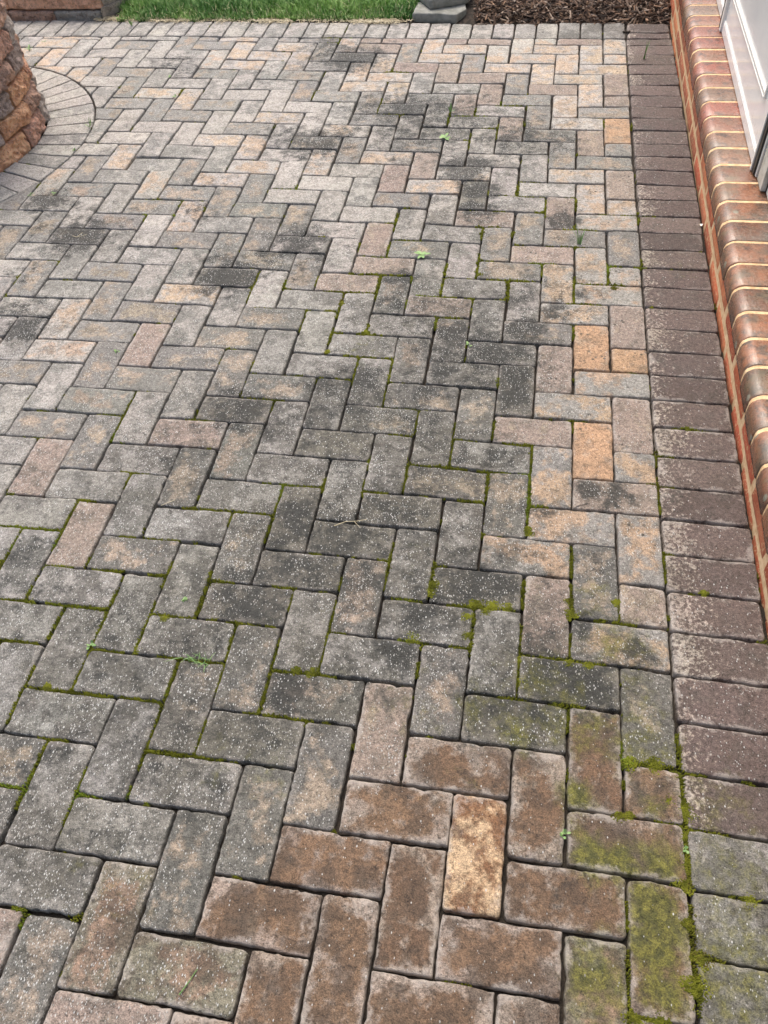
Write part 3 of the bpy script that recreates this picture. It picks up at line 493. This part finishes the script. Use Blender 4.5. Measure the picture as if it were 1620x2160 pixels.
tag(bedgrid('planting_bed',-8.2,2.1,37.3,62,mz,M_SOIL,.2),'dark soil of the planting bed beside the house','soil',kind='structure')

# ================================================================ HOUSE WALL
rise=lambda y:(y-35)*.025
ZB=lambda y:.74+rise(y); ZN=lambda y:1.40+rise(y); ZT=lambda y:2.0+rise(y)
house=empty('brick_wall','low red brick wall with a glossy rounded sill running along the patio','wall',loc=(2,18,0))
def add_child(mb,name,mat,par,smooth=True):
    o=mb.build(name,mat,par,smooth); o.matrix_parent_inverse=Matrix.Translation(-par.location); return o
Y0,Y1=-14,62
mm=MB()
box(mm,2.03,3.9,Y0,Y1,lambda y:-2.2,lambda y:ZN(y)-.01)
add_child(mm,'mortar_core',M_MORTAR,house,False)
def brick_grid(mb,x0,y0,y1,z0,z1,**at):
    # front face of a wire-cut brick with an uneven arris
    ny=14;nz=6
    ys=np.linspace(y0,y1,ny);zz=np.linspace(0,1,nz);Yg,Zg=np.meshgrid(ys,zz)
    e=np.minimum(np.minimum(Yg-y0,y1-Yg)/.08,np.minimum(Zg,1-Zg)/.14);e=np.clip(e,0,1)
    Zw=z0(Yg)*(1-Zg)+z1(Yg)*Zg
    n_=(fbm(Yg*5,Zw*5+y0,6)-.5)
    X=x0+.055*(1-np.sqrt(np.clip(e,0,1)))+n_*.03
    Yw=Yg+(vnoise(Zw*9,Yg*2,4)-.5)*.03*(1-e); Zw=Zw+(vnoise(Yg*6,Zw*0+y0,5)-.5)*.035*(1-e)
    i=(np.arange(ny-1)[None]+np.arange(nz-1)[:,None]*ny).ravel()
    mb.add(np.c_[X.ravel(),Yw.ravel(),Zw.ravel()],np.stack([i,i+ny,i+ny+1,i+1],1),**at)
fm=MB();reds=[lin(c) for c in((196,108,74),(178,92,66),(206,128,88),(168,96,70),(190,116,84))]
for c_ in range(3):
    y=25.60-2.09*30+(1.04 if c_%2 else 0)
    lo=(lambda q:(lambda y:ZB(y)+.055-.665*q))(c_);hi=(lambda q:(lambda y:(ZN(y) if q==0 else ZB(y)-.665*(q-1))-.055))(c_)
    while y<Y1:
        if y>Y0: brick_grid(fm,2.0+RNG.normal(0,.006),y+.055,y+2.035,lo,hi,c1=reds[RNG.integers(5)]*RNG.uniform(.85,1.15),c2=reds[1]*.8,rnd=RNG.uniform(-5,5,3))
        y+=2.09
add_child(fm,'face_bricks',M_FACE,house)
# rounded sill bricks
prof=[(3.9,0),(1.93,0),(1.925,.1),(1.925,.28)]
for a in np.linspace(0,90,9): prof.append((1.925+.29-.29*math.cos(math.radians(a)),.60-.29+.29*math.sin(math.radians(a))))
prof+=[(2.5,.60),(3.0,.60),(3.9,.60)]
prof=np.array(prof)
sm=MB();mo=MB();np_=len(prof)
nose_c=[((134,88,68),(104,82,64)),((144,96,74),(114,86,66)),((120,94,76),(92,78,64)),((142,84,66),(122,78,60)),((134,100,78),(104,88,70)),((146,102,78),(118,92,70))]
y=21.22-1.045*34;k=0
while y<Y1:
    g=.045;ya,yb=y+g,y+1.045-g
    ss=[0,.02,.05,.5,.95,.98,1];Vv=[]
    for s in ss:
        yy=ya+(yb-ya)*s;sh={0:.03,1:.03,.02:.009,.98:.009}.get(s,0)
        cx_,cz_=2.9,.3
        q=prof.copy();q[:,0]+=sh*np.where(q[:,0]<2.3,1,0);q[:,1]=np.where(q[:,1]>.5,q[:,1]-sh,q[:,1])
        Vv.append(np.c_[q[:,0],np.full(np_,yy),q[:,1]+ZN(yy)+.03*0])
    V=np.concatenate(Vv);V[:,2]+=RNG.normal(0,.008);V[:,0]+=RNG.normal(0,.008)*(V[:,0]<3)
    i=np.arange(np_-1);F=np.concatenate([np.stack([k2*np_+i,k2*np_+i+1,(k2+1)*np_+i+1,(k2+1)*np_+i],1) for k2 in range(len(ss)-1)])
    cap0=np.arange(np_)[None,::-1];cap1=(np.arange(np_)+(len(ss)-1)*np_)[None]
    c=nose_c[RNG.integers(6)] if y>20.5 else (((146,98,70),(96,84,62)) if k%3 else ((124,84,62),(98,90,64)))
    near=np.clip((21-y)/3,0,1)
    xx=V[:,0]
    sm.add(V,[F,cap0,cap1],c1=lin(c[0])*RNG.uniform(.9,1.15),c2=lin(c[1]),rnd=RNG.uniform(-5,5,3),
           dirt=near*.42+np.clip((xx-2.7)/.8,0,1)*near*.3,lich=near*np.ones(len(V)))
    pm=prof.copy();pm[:,0]=np.where(pm[:,0]<2.4,pm[:,0]+.022,pm[:,0]);pm[:,1]=np.where(pm[:,1]>.5,pm[:,1]-.022,pm[:,1])
    Vv=[np.c_[pm[:,0]+.006*math.sin(k*7),np.full(np_,yy),pm[:,1]+ZN(yy)] for yy in (y-g-.03,y,y+g+.03)]
    V=np.concatenate(Vv);F=np.concatenate([np.stack([k2*np_+i,k2*np_+i+1,(k2+1)*np_+i+1,(k2+1)*np_+i],1) for k2 in range(2)])
    mo.add(V,F)
    y+=1.045;k+=1
sill=add_child(sm,'rounded_sill_course',M_NOSE,house); add_child(mo,'sill_mortar_joints',M_MORTAR,house)

# ================================================================ DOOR
door=empty('white_door','glossy white sliding door panels standing on the brick sill','door',loc=(3.1,26,1.7))
TOPD=24
def dbox(name,mat,*a,**k):
    mb=MB();box(mb,*a,bev=k.get('bev',.03));return add_child(mb,name,mat,door,False)
zt=lambda h:(lambda y:ZT(y)+h)
def door_leaf(x,y0,y1):
    mb=MB()
    box(mb,x,x+.5,y0,y1,zt(.015),zt(.40),bev=.03)                      # bottom rail
    box(mb,x+.05,x+.45,y0,y1,zt(.42),lambda y:TOPD,bev=.02)
    o=add_child(mb,'door_panel',M_WHITE,door,False)
    b=MB();box(b,x+.01,x+.052,y0+.05,y1-.05,zt(.40),zt(.45),bev=.008);b.build('glazing_bead',M_TRIM,o,False)
    return o
door_leaf(3.08,20.95,31.2); door_leaf(3.16,31.3,45)
mb=MB()
for zz0,zz1 in ((3.26,3.32),(3.38,3.47)): box(mb,3.06,3.14,22.1,31.0,zz0,zz1,bev=.02)
box(mb,3.06,3.14,22.0,22.09,3.3,lambda y:TOPD,bev=.02)
add_child(mb,'raised_moulding',M_TRIM,door,False)
dbox('meeting_stile',M_TRIM,3.02,3.16,31.05,31.3,zt(.01),lambda y:TOPD,bev=.02)
dbox('meeting_seam',M_RUB,3.00,3.05,31.31,31.36,zt(.05),lambda y:TOPD,bev=.004)
dbox('edge_strip',M_TRIM,3.0,3.1,20.84,20.95,zt(.01),lambda y:TOPD,bev=.02)
dbox('weatherstrip',M_RUB,3.04,3.22,20.56,20.835,zt(.02),lambda y:TOPD,bev=.04)
dbox('jamb_track',M_TRIM,3.1,3.2,20.42,20.555,zt(.02),lambda y:TOPD,bev=.02)
dbox('jamb_groove',M_RUB,3.16,3.3,20.33,20.415,zt(.02),lambda y:TOPD,bev=.01)
dbox('door_jamb',M_DIRTW,3.14,3.7,19.62,20.325,zt(.02),lambda y:TOPD,bev=.03)
dbox('jamb_seal',M_RUB,3.28,3.7,19.53,19.61,zt(.02),lambda y:TOPD,bev=.01)
dbox('door_casing',M_TRIM,3.3,3.9,17.6,19.52,zt(.02),lambda y:TOPD,bev=.03)
hm=MB();box(hm,3.75,9.0,Y0,17.6,lambda y:ZT(y)+.02,lambda y:26);add_child(hm,'house_wall_above_sill',M_DIRTW,house,False)

# ================================================================ STONE BLOCKS
def block_course(mb,r,z0,z1,off,nb,seed,r_in):
    rg=np.random.default_rng(seed)
    cols=[((196,152,122),(150,108,88)),((176,142,122),(124,100,90)),((204,162,126),(164,116,88)),((150,134,126),(112,98,92)),((190,146,124),(138,108,96)),((160,150,142),(122,114,108))]
    for b in range(nb):
        a0=off+2*math.pi*b/nb+.012;a1=off+2*math.pi*(b+1)/nb-.012
        na=34;ang=np.linspace(a0,a1,na)
        pr=[(r_in,z1-.03),(r-.16,z1-.025),(r-.06,z1-.05),(r,z1-.13)]+[(r+.03,z1-.13-(z1-z0-.24)*q/5) for q in range(1,5)]+[(r,z0+.12),(r-.06,z0+.05),(r-.16,z0+.03),(r_in,z0+.02)]
        pr=np.array(pr);m_=len(pr);V=[]
        for q,a in enumerate(ang):
            e=min(q,na-1-q);t_=min(1,e/2.5)
            zz=pr[:,1];n_=fbm(np.full(m_,a*r*2.1),zz*2.6+seed,seed%97,4)-.5
            n2=vnoise(np.full(m_,a*r*9),zz*9,seed+5)-.5
            face=(pr[:,0]>r-.2)
            rr=pr[:,0]+face*(n_*.38+n2*.13-.10*(1-t_)**1.5)
            V.append(np.c_[RC[0]+rr*math.cos(a),RC[1]+rr*math.sin(a),zz+face*(n2*.02)])
        V=np.concatenate(V);i=np.arange(m_-1)
        F=np.concatenate([np.stack([k*m_+i,k*m_+i+1,(k+1)*m_+i+1,(k+1)*m_+i],1) for k in range(na-1)])
        c=cols[rg.integers(6)]
        mb.add(V,[F,np.arange(m_)[None],(np.arange(m_)+(na-1)*m_)[None,::-1]],c1=lin(c[0]),c2=lin(c[1]),rnd=rg.uniform(-5,5,3))
pil=empty('stone_pillar','round pillar of rough tan and brown split stone blocks rising from the fan of grey pavers','pillar',loc=(RC[0],RC[1],0))
offs=[-1.5,8.4,-.5,8.6,-2,7,0,10]
cr=MB()
a=np.linspace(0,2*math.pi,49)[:-1];V=np.concatenate([np.c_[RC[0]+5.45*np.cos(a),RC[1]+5.45*np.sin(a),np.full(48,z)] for z in(-.3,6.0)])
i=np.arange(48);cr.add(V,[np.stack([i,(i+1)%48,(i+1)%48+48,i+48],1),(np.arange(48)+48)[None]])
add_child(cr,'pillar_core',M_SOIL,pil,False)
for c_ in range(8):
    mb=MB();block_course(mb,5.86-.02*c_,-.05+.757*c_ if c_ else -.15,.757*(c_+1)-.05,math.radians(offs[c_]),17,100+c_,5.2)
    add_child(mb,'block_course',M_BLOCK,pil,False)
# straight low wall behind
lw=empty('low_block_wall','low wall of brown split stone blocks behind the back edge of the patio, left of the lawn','wall',loc=(-30,38.5,0))
def wall_blocks(mb,xs,y,z0,z1,dep,seed):
    rg=np.random.default_rng(seed)
    cols=[((160,132,114),(116,98,90)),((190,152,126),(150,116,96)),((132,134,130),(100,102,98))]
    for q in range(len(xs)-1):
        x0,x1=xs[q]+.02,xs[q+1]-.02;na=26;X=np.linspace(x0,x1,na)
        pr=[(dep,z1-.02),(.14,z1-.02),(.05,z1-.05)]+[(0,z1-.1-(z1-z0-.2)*k/4) for k in range(5)]+[(.05,z0+.04),(.14,z0+.02),(dep,z0+.02)]
        pr=np.array(pr);m_=len(pr);V=[]
        for k,xx in enumerate(X):
            t_=min(1,min(k,na-1-k)/2);face=pr[:,0]<.2
            n_=fbm(np.full(m_,xx*2),pr[:,1]*3,seed,4)-.5;n2=vnoise(np.full(m_,xx*9),pr[:,1]*9,seed)-.5
            V.append(np.c_[np.full(m_,xx),y+pr[:,0]-face*(n_*.28+n2*.07-.09*(1-t_)),pr[:,1]])
        V=np.concatenate(V);i=np.arange(m_-1)
        F=np.concatenate([np.stack([k*m_+i,k*m_+i+1,(k+1)*m_+i+1,(k+1)*m_+i],1) for k in range(na-1)])
        c=cols[2] if (z0<.2 and x1>-27) else cols[rg.integers(2)]
        mb.add(V,[F,np.arange(m_)[None],(np.arange(m_)+(na-1)*m_)[None,::-1]],c1=lin(c[0]),c2=lin(c[1]),rnd=rg.uniform(-5,5,3))
mb=MB();wall_blocks(mb,[-45,-42,-39,-36,-33.6,-31.3,-28.75,-26.15],38.2,-.3,.385,2.0,31);add_child(mb,'block_course',M_BLOCK,lw,False)
mb=MB();wall_blocks(mb,[-45,-40,-35,-31.2,-26.05],38.24,.40,1.25,2.0,33)
add_child(mb,'block_course',M_BLOCK,lw,False)
# end stone of the low wall, its side turned to the lawn
def stone(mb,poly,z0,z1,seed,amp=.05,c=((120,122,112),(95,96,90))):
    poly=np.array(poly,float);pts=[]
    for q in range(len(poly)):
        a,b=poly[q],poly[(q+1)%len(poly)]
        for k in range(9): pts.append(a+(b-a)*k/9)
    o=np.array(pts);n=len(o);cen=o.mean(0);V=[]
    sd=seed*3.3
    for s,z in ((.97,z0),(1.0,z0+(z1-z0)*.2),(1.005,z0+(z1-z0)*.5),(1.0,z0+(z1-z0)*.85),(.985,z1-.012),(.96,z1),(.7,z1),(.35,z1)):
        q=cen+(o-cen)*s
        nn=(fbm(q[:,0]*3+sd,q[:,1]*3+z*4,seed,4)-.5)*amp*2*(1 if z<z1-.001 else .4)
        q=q+(o-cen)/np.hypot(*(o-cen).T)[:,None]*nn[:,None]
        V.append(np.c_[q,np.full(n,z)+(fbm(q[:,0]*1.5,q[:,1]*1.5,seed)-.5)*.05*(z>=z1)])
    V.append([[*cen,z1]]);V=np.concatenate(V);i=np.arange(n);F=[]
    for k in range(7): F.append(np.stack([k*n+i,k*n+(i+1)%n,(k+1)*n+(i+1)%n,(k+1)*n+i],1))
    mb.add(V,[np.concatenate(F),np.stack([7*n+i,7*n+(i+1)%n,np.full(n,8*n)],1)],c1=lin(c[0]),c2=lin(c[1]),rnd=(seed,0,0))
mb=MB();stone(mb,[(-26.1,38.2),(-25.45,39.1),(-24.9,40.6),(-26.1,40.6)],-.2,.5,8,.08,((150,140,128),(110,104,96)))
stone(mb,[(-26.05,38.45),(-25.2,39.6),(-24.5,41.5),(-26.05,41.5)],.5,1.2,9,.08,((150,140,128),(110,104,96)))
add_child(mb,'wall_end_stone',M_BLOCK,lw,False)
for nm,poly,z0,z1,lab in (('flagstone',[(-9.95,37.85),(-7.85,37.62),(-7.42,38.35),(-7.6,39.4),(-9.9,39.3)],-.06,.34,'bottom grey flagstone lying on the back edge of the pavers, largest of the small pile'),
        ('flagstone',[(-9.15,38.18),(-7.35,39.0),(-7.2,41.2),(-9.2,41.8),(-10.3,40.2)],.35,.78,'middle grey flagstone turned cornerwise on top of the bottom slab beside the lawn'),
        ('flagstone',[(-9.3,39.0),(-7.9,39.4),(-7.9,41.4),(-9.6,41.4)],.79,1.12,'topmost grey flagstone of the small pile between lawn and planting bed')):
    mb=MB();c=np.mean(poly,0);stone(mb,[(a-c[0],b-c[1]) for a,b in poly],z0,z1,int(z1*50),.05)
    o=mb.build(nm,M_FLAG);o.location=(c[0]*S,c[1]*S,0);tag(o,lab,'flagstone','flagstones piled by the lawn')

# ================================================================ MOSS
def moss():
    mb=MB()
    octv=np.array([(1,0,0),(.5,.87,0),(-.5,.87,0),(-1,0,0),(-.5,-.87,0),(.5,-.87,0),(.5,.28,.75),(-.5,.28,.75),(0,-.56,.75)])
    octf=np.array([[0,1,6],[1,2,7],[1,7,6],[2,3,7],[3,4,7],[4,8,7],[4,5,8],[5,0,8],[0,6,8],[6,7,8]])
    PX=[];
    for o in mossjobs:
        cy=o[:,1].mean()
        if cy<-7 or cy>37: continue
        L=np.roll(o,-1,0)-o;ln=np.hypot(*L.T);tot=ln.sum()
        st=.011 if cy<10 else(.026 if cy<22 else .05)
        n=int(tot/st);s=np.sort(RNG.uniform(0,tot,n));cum=np.r_[0,np.cumsum(ln)]
        i=np.clip(np.searchsorted(cum,s)-1,0,len(o)-1);f=(s-cum[i])/np.maximum(ln[i],1e-6)
        p=o[i]+L[i]*f[:,None];nr=np.c_[L[i][:,1],-L[i][:,0]]/np.maximum(ln[i],1e-6)[:,None]
        dn=field(MOSS,p[:,0],p[:,1])
        off=RNG.normal(.012,.020+.016*np.clip(dn-.5,0,1),n)
        p=p+nr*off[:,None]
        keep=dn+(fbm(p[:,0]*1.1,p[:,1]*1.1,21,3)-.5)*1.5+(vnoise(p[:,0]*5,p[:,1]*5,8)-.5)*.35>.42
        for q,d0 in zip(p[keep],dn[keep]): PX.append((q[0],q[1],d0,0))
    for x,y,r in PATCH:
        for _ in range(int(90+1500*r)):
            a=RNG.uniform(0,6.28);rr=r*RNG.uniform()**.8*(.45+1.0*vnoise(np.array([a*1.6]),np.array([x]),2)[0]);ex=RNG.uniform(.6,1)
            PX.append((x+rr*math.cos(a),y+rr*math.sin(a),1.1-rr/r*.4,1))
    for x,y,d0,k in PX:
        r=RNG.uniform(.009,.020)*(1 if y<12 else 1.7);h=r*RNG.uniform(.8,1.6)
        z=(-.045+.05*min(d0,1.2)+RNG.normal(0,.012)) if not k else (-.012+.03*(d0-.7)+RNG.normal(0,.007))
        a=RNG.uniform(0,6.28);c,s=math.cos(a),math.sin(a)
        v=octv*np.array([r,r,h])*RNG.uniform(.75,1.25,(9,1));v=np.c_[v[:,0]*c-v[:,1]*s+x,v[:,0]*s+v[:,1]*c+y,v[:,2]+z]
        if not k: v[:6,2]-=.05
        tv=np.clip(vnoise(np.array([x*.9]),np.array([y*.9]),4)[0]*.7+RNG.uniform(0,.35),0,1)
        mb.add(v,octf,tint=tv)
    print('moss tufts',len(PX))
    o=mb.build('moss',M_MOSS);tag(o,'olive green moss growing along the paver joints','moss',kind='stuff')
moss()

# ================================================================ GRASS, MULCH, WEEDS
def blade(mb,x,y,z,h,w_,lean,az,tint,seg=3,curl=1.6):
    V=[];ca,sa=math.cos(az),math.sin(az)
    for k in range(seg+1):
        t_=k/seg;u=lean*t_**curl*h;zz=z+h*(t_-.35*lean*t_*t_);ww=w_*(1-t_)**.7*.5+ .002
        V.append((x+ca*u-sa*ww,y+sa*u+ca*ww,zz));V.append((x+ca*u+sa*ww,y+sa*u-ca*ww,zz))
    mb.add(V,np.array([[2*k,2*k+1,2*k+3,2*k+2] for k in range(seg)]),tint=tint)
mb=MB()
for _ in range(30000):
    x=RNG.uniform(-25.9,-9.7);y=37.78+.3*fbm(np.array([x]),np.array([7.]),3)[0]+ (RNG.uniform()**1.4)*9
    if x>-10.2 and y>38 and RNG.uniform()<.6 or (x<-25.2 and y<39): continue
    edge_=np.clip((y-38.0)/1.2,0,1)
    p_=fbm(np.array([x*.6]),np.array([y*.6]),12)[0]
    tn=np.clip((p_-.3)*1.5+RNG.uniform(-.35,.35),0,.85)
    if RNG.uniform()<.14*(1-edge_)+.015: tn=.95
    blade(mb,x,y,-.02+.12*edge_,RNG.uniform(.35,.62)*(.5+.5*edge_),RNG.uniform(.03,.05),RNG.uniform(.1,1.1),RNG.uniform(0,6.28),tn,2)
tag(mb.build('lawn_grass',M_GRASS,smooth=False),'bright green lawn grass beyond the back edge of the patio','grass',kind='stuff')
mb=MB()
for _ in range(2600):
    x=RNG.uniform(-26.5,-9.9);y=float(ytop(x))+RNG.normal(.10,.16)
    if fbm(np.array([x*.8]),np.array([1.]),5)[0]<.42 and RNG.uniform()<.75: continue
    a=RNG.uniform(0,6.28);l=RNG.uniform(.2,.5)
    blade(mb,x,y,.03+RNG.uniform(0,.06),l*.25,.03,3.2,a,RNG.uniform(0,1),2,1)
tag(mb.build('straw',M_STRAW,smooth=False),'dry pale straw fringe between the lawn and the back pavers','straw',kind='stuff')
mb=MB();cc=[lin(c) for c in((116,94,80),(146,126,112),(88,72,62),(178,160,144),(126,104,88),(70,60,54),(158,130,108))]
for k in range(6500):
    x=RNG.uniform(-8.0,2.0);y=37.45+RNG.uniform()**1.2*6.5
    if y<37.9 and RNG.uniform()<.65: continue
    if x<-7.0 and y<40.5 : continue
    z=float(mz(np.array([x]),np.array([y]))[0])+RNG.uniform(-.02,.12)
    l=RNG.uniform(.06,.32)*(1 if RNG.uniform()<.85 else 1.7);wd=RNG.uniform(.012,.05);th=RNG.uniform(.01,.03)
    R_=np.array(Matrix.Rotation(RNG.uniform(0,6.28),3,'Z')@Matrix.Rotation(RNG.normal(0,.35),3,'Y')@Matrix.Rotation(RNG.normal(0,.5),3,'X'))
    v=np.array([(sx*l*(1 if sy>0 else RNG.uniform(.7,1)),sy*wd,sz*th) for sz in(-1,1) for sx,sy in((-1,-1),(1,-1),(1,1),(-1,1))])@R_.T+(x,y,z)
    mb.add(v,np.array([[3,2,1,0],[4,5,6,7],[0,1,5,4],[1,2,6,5],[2,3,7,6],[3,0,4,7]]),c1=cc[RNG.integers(7)]*RNG.uniform(.35,.85))
tag(mb.build('wood_mulch',M_CHIP,smooth=False),'shredded brown bark mulch covering the bed by the house','mulch',kind='stuff')
def leaf(mb,x,y,z,l,w_,az,up,tint):
    ca,sa=math.cos(az),math.sin(az);V=[];F=[]
    pr=[(0,.12),(.3,.7),(.55,1),(.8,.7),(1,.05)]
    for t_,ww in pr:
        u=l*t_*math.cos(up);zz=z+l*t_*math.sin(up)-l*.35*t_*t_*(1 if up<1 else .2)
        for s,dz in ((-1,.12),(0,0),(1,.12)): V.append((x+ca*u-sa*s*ww*w_/2,y+sa*u+ca*s*ww*w_/2,max(zz,.012)+dz*w_))
    for k in range(4):
        for s in range(2): a=k*3+s;F.append([a,a+1,a+4,a+3])
    mb.add(V,np.array(F),tint=tint)
WL={('tall_grass',0):'tall bright grass blade sprouting from a joint in the upper right of the paving',('broad',0):'pale broad leaved weed rosette on a joint in the middle of the patio',('broad',1):'pale broad leaved weed rosette in the dark stained area near the back',
('sprout',0):'upright leafy sprout just behind the paler rosette near the back',('tall_grass',1):'green grass blades growing on the border pavers in the far right corner',('tuft',0):'fine grass tuft lying on a mossy joint in the lower left',
('sprout',1):'bright sprout on the outer edge of the fan of pavers, beside the pillar',('sprout',3):'sprout on the pinkish paver close behind the pillar, near the left edge',('sprout',2):'yellow green sprout on the back border next to the straw fringe'}
WLs=['tiny leafy seedling in the joint on the left, a little left of the grass tuft','tiny seedling in a dark joint at the lower right near the green stained pavers','small weed on the near curve of the fan of pavers','small pale weed on cream pavers close behind the pillar, right at its edge','small weed in a joint of the grey pavers right of the fan, the farther one','small weed in a joint of the grey pavers right of the fan, the nearer one','small weed at the nearer end of the fan where it meets a tan paver','small weed at the tip of the sliver paver near the left edge','tiny weed in a joint in the left middle of the patio','tiny weed on a joint beside dark stained pavers at centre right','tiny seedling in the thick moss strip along the right border','tiny weed in the mossy joint in the lower middle']
cnt={}
for kind,x,y in WEEDS:
    n_=cnt.get(kind,0);cnt[kind]=n_+1;mb=MB();rs=lambda a,b:RNG.uniform(a,b)
    if kind=='tall_grass':
        for k in range(6): blade(mb,rs(-.06,.06),rs(-.04,.04),-.05,rs(.35,.95),.05,rs(.1,.45),rs(0,6.28),rs(.2,.9),5)
    elif kind=='broad':
        for k in range(6): leaf(mb,0,0,.02,rs(.24,.36),rs(.10,.14),k*1.05+rs(-.2,.2),rs(.25,.7),rs(.4,1))
    elif kind=='sprout':
        for k in range(6): leaf(mb,rs(-.04,.04),rs(-.04,.04),0,rs(.25,.45),rs(.06,.1),rs(0,6.28),rs(.9,1.35),rs(.2,.9))
    elif kind=='tuft':
        for k in range(26): blade(mb,rs(-.3,.3),rs(-.08,.08),-.03,rs(.12,.3),.018,rs(.5,1.8),rs(0,6.28),rs(0,.8),3)
    else:
        for k in range(7): leaf(mb,rs(-.05,.05),rs(-.05,.05),.0,rs(.06,.15),rs(.04,.07),rs(0,6.28),rs(.2,1.1),rs(.3,1))
    o=mb.build('weed' if kind!='tall_grass' and kind!='tuft' else 'grass_tuft',M_WEED)
    o.location=(x*S,y*S,0)
    tag(o,WL.get((kind,n_)) or WLs[n_],'weed','weeds growing in the paving joints')

# ================================================================ LITTER
def litter(name,mb,mat,x,y,lab,cat,z=0):
    o=mb.build(name,mat);o.location=(x*S,y*S,z*S);tag(o,lab,cat)
def stem(mb,pts,rad,tint=.6):
    pts=np.array(pts,float);V=[]
    for k,p_ in enumerate(pts):
        d_=pts[min(k+1,len(pts)-1)]-pts[max(k-1,0)];d_/=np.linalg.norm(d_);n_=np.cross(d_,(0,0,1));n_/=np.linalg.norm(n_);b_=np.cross(n_,d_)
        rr=rad*(1-.6*k/len(pts))
        for a in range(5): V.append(p_+rr*(math.cos(a*1.2566)*n_+math.sin(a*1.2566)*b_))
    F=[[k*5+a,k*5+(a+1)%5,(k+1)*5+(a+1)%5,(k+1)*5+a] for k in range(len(pts)-1) for a in range(5)]
    mb.add(np.array(V),np.array(F),tint=tint)
mb=MB();stem(mb,[(-.35,-.12,.03),(-.1,.02,.045),(.15,.07,.04),(.38,.16,.03)],.011);stem(mb,[(.1,.05,.04),(.2,-.04,.03),(.26,-.1,.025)],.007)
litter('dry_stem',mb,M_STRAW,*LIT[0],'thin forked dry stem lying across dark pavers in the middle of the patio','stem')
mb=MB();stem(mb,[(-.1,-.2,.03),(0,0,.035),(.08,.2,.03)],.012,.0)
litter('grass_clipping',mb,M_WEED,*LIT[1],'short green grass clipping on the reddish paver at the bottom left','grass clipping')
mb=MB();stem(mb,[(-.2,.02,.03),(-.05,-.05,.04),(.12,0,.04),(.3,.12,.05)],.009,.9);stem(mb,[(.0,-.04,.04),(.06,.12,.05),(.1,.2,.05)],.007,.9)
litter('dry_stem',mb,M_STRAW,*LIT[2],'curled pale dry stem on the dark stained paver at the upper left','stem')
mb=MB();stem(mb,[(-.14,-.1,.03),(0,.0,.045),(.14,.12,.03)],.008,.9)
litter('dry_stem',mb,M_STRAW,*LIT[3],'tiny straight dry stem beside a mossy joint in the left middle','stem')
for k,(l_,nm) in enumerate((('white curled petal lying at the lawn edge on the back border','petal'),('small cream petal leaning against the foot of the brick wall','petal'))):
    mb=MB();V=[];n_=9
    sz=(.30,.09) if k==0 else (.11,.07)
    for a in range(n_):
        t_=a/(n_-1);w_=sz[1]*math.sin(math.pi*min(max(t_,.04),.96))
        for q in (-1,0,1): V.append((sz[0]*(t_-.5),q*w_+.12*sz[0]*(2*t_-1)**2,.03+.05*abs(q)*w_*8+.06*(2*t_-1)**2))
    mb.add(np.array(V),np.array([[a*3+q,a*3+q+1,a*3+q+4,a*3+q+3] for a in range(n_-1) for q in range(2)]),tint=np.full(len(V),1.))
    litter('petal',mb,M_PETAL,*LIT[4+k],l_,nm)
mb=MB()
for k in range(9):
    stone_=np.array([(1,0,0),(0,1,0),(-1,0,0),(0,-1,0),(0,0,1),(0,0,-1)],float)*RNG.uniform(.03,.08,(6,3))
    mb.add(stone_+(RNG.uniform(-.16,.16),RNG.uniform(-.08,.08),.05),np.array([[0,1,4],[1,2,4],[2,3,4],[3,0,4],[1,0,5],[2,1,5],[3,2,5],[0,3,5]]))
litter('soil_clod',mb,M_SOIL,*LIT[6],'small crumbled clod of dark soil on the corner of the back border near the wall','soil clod')
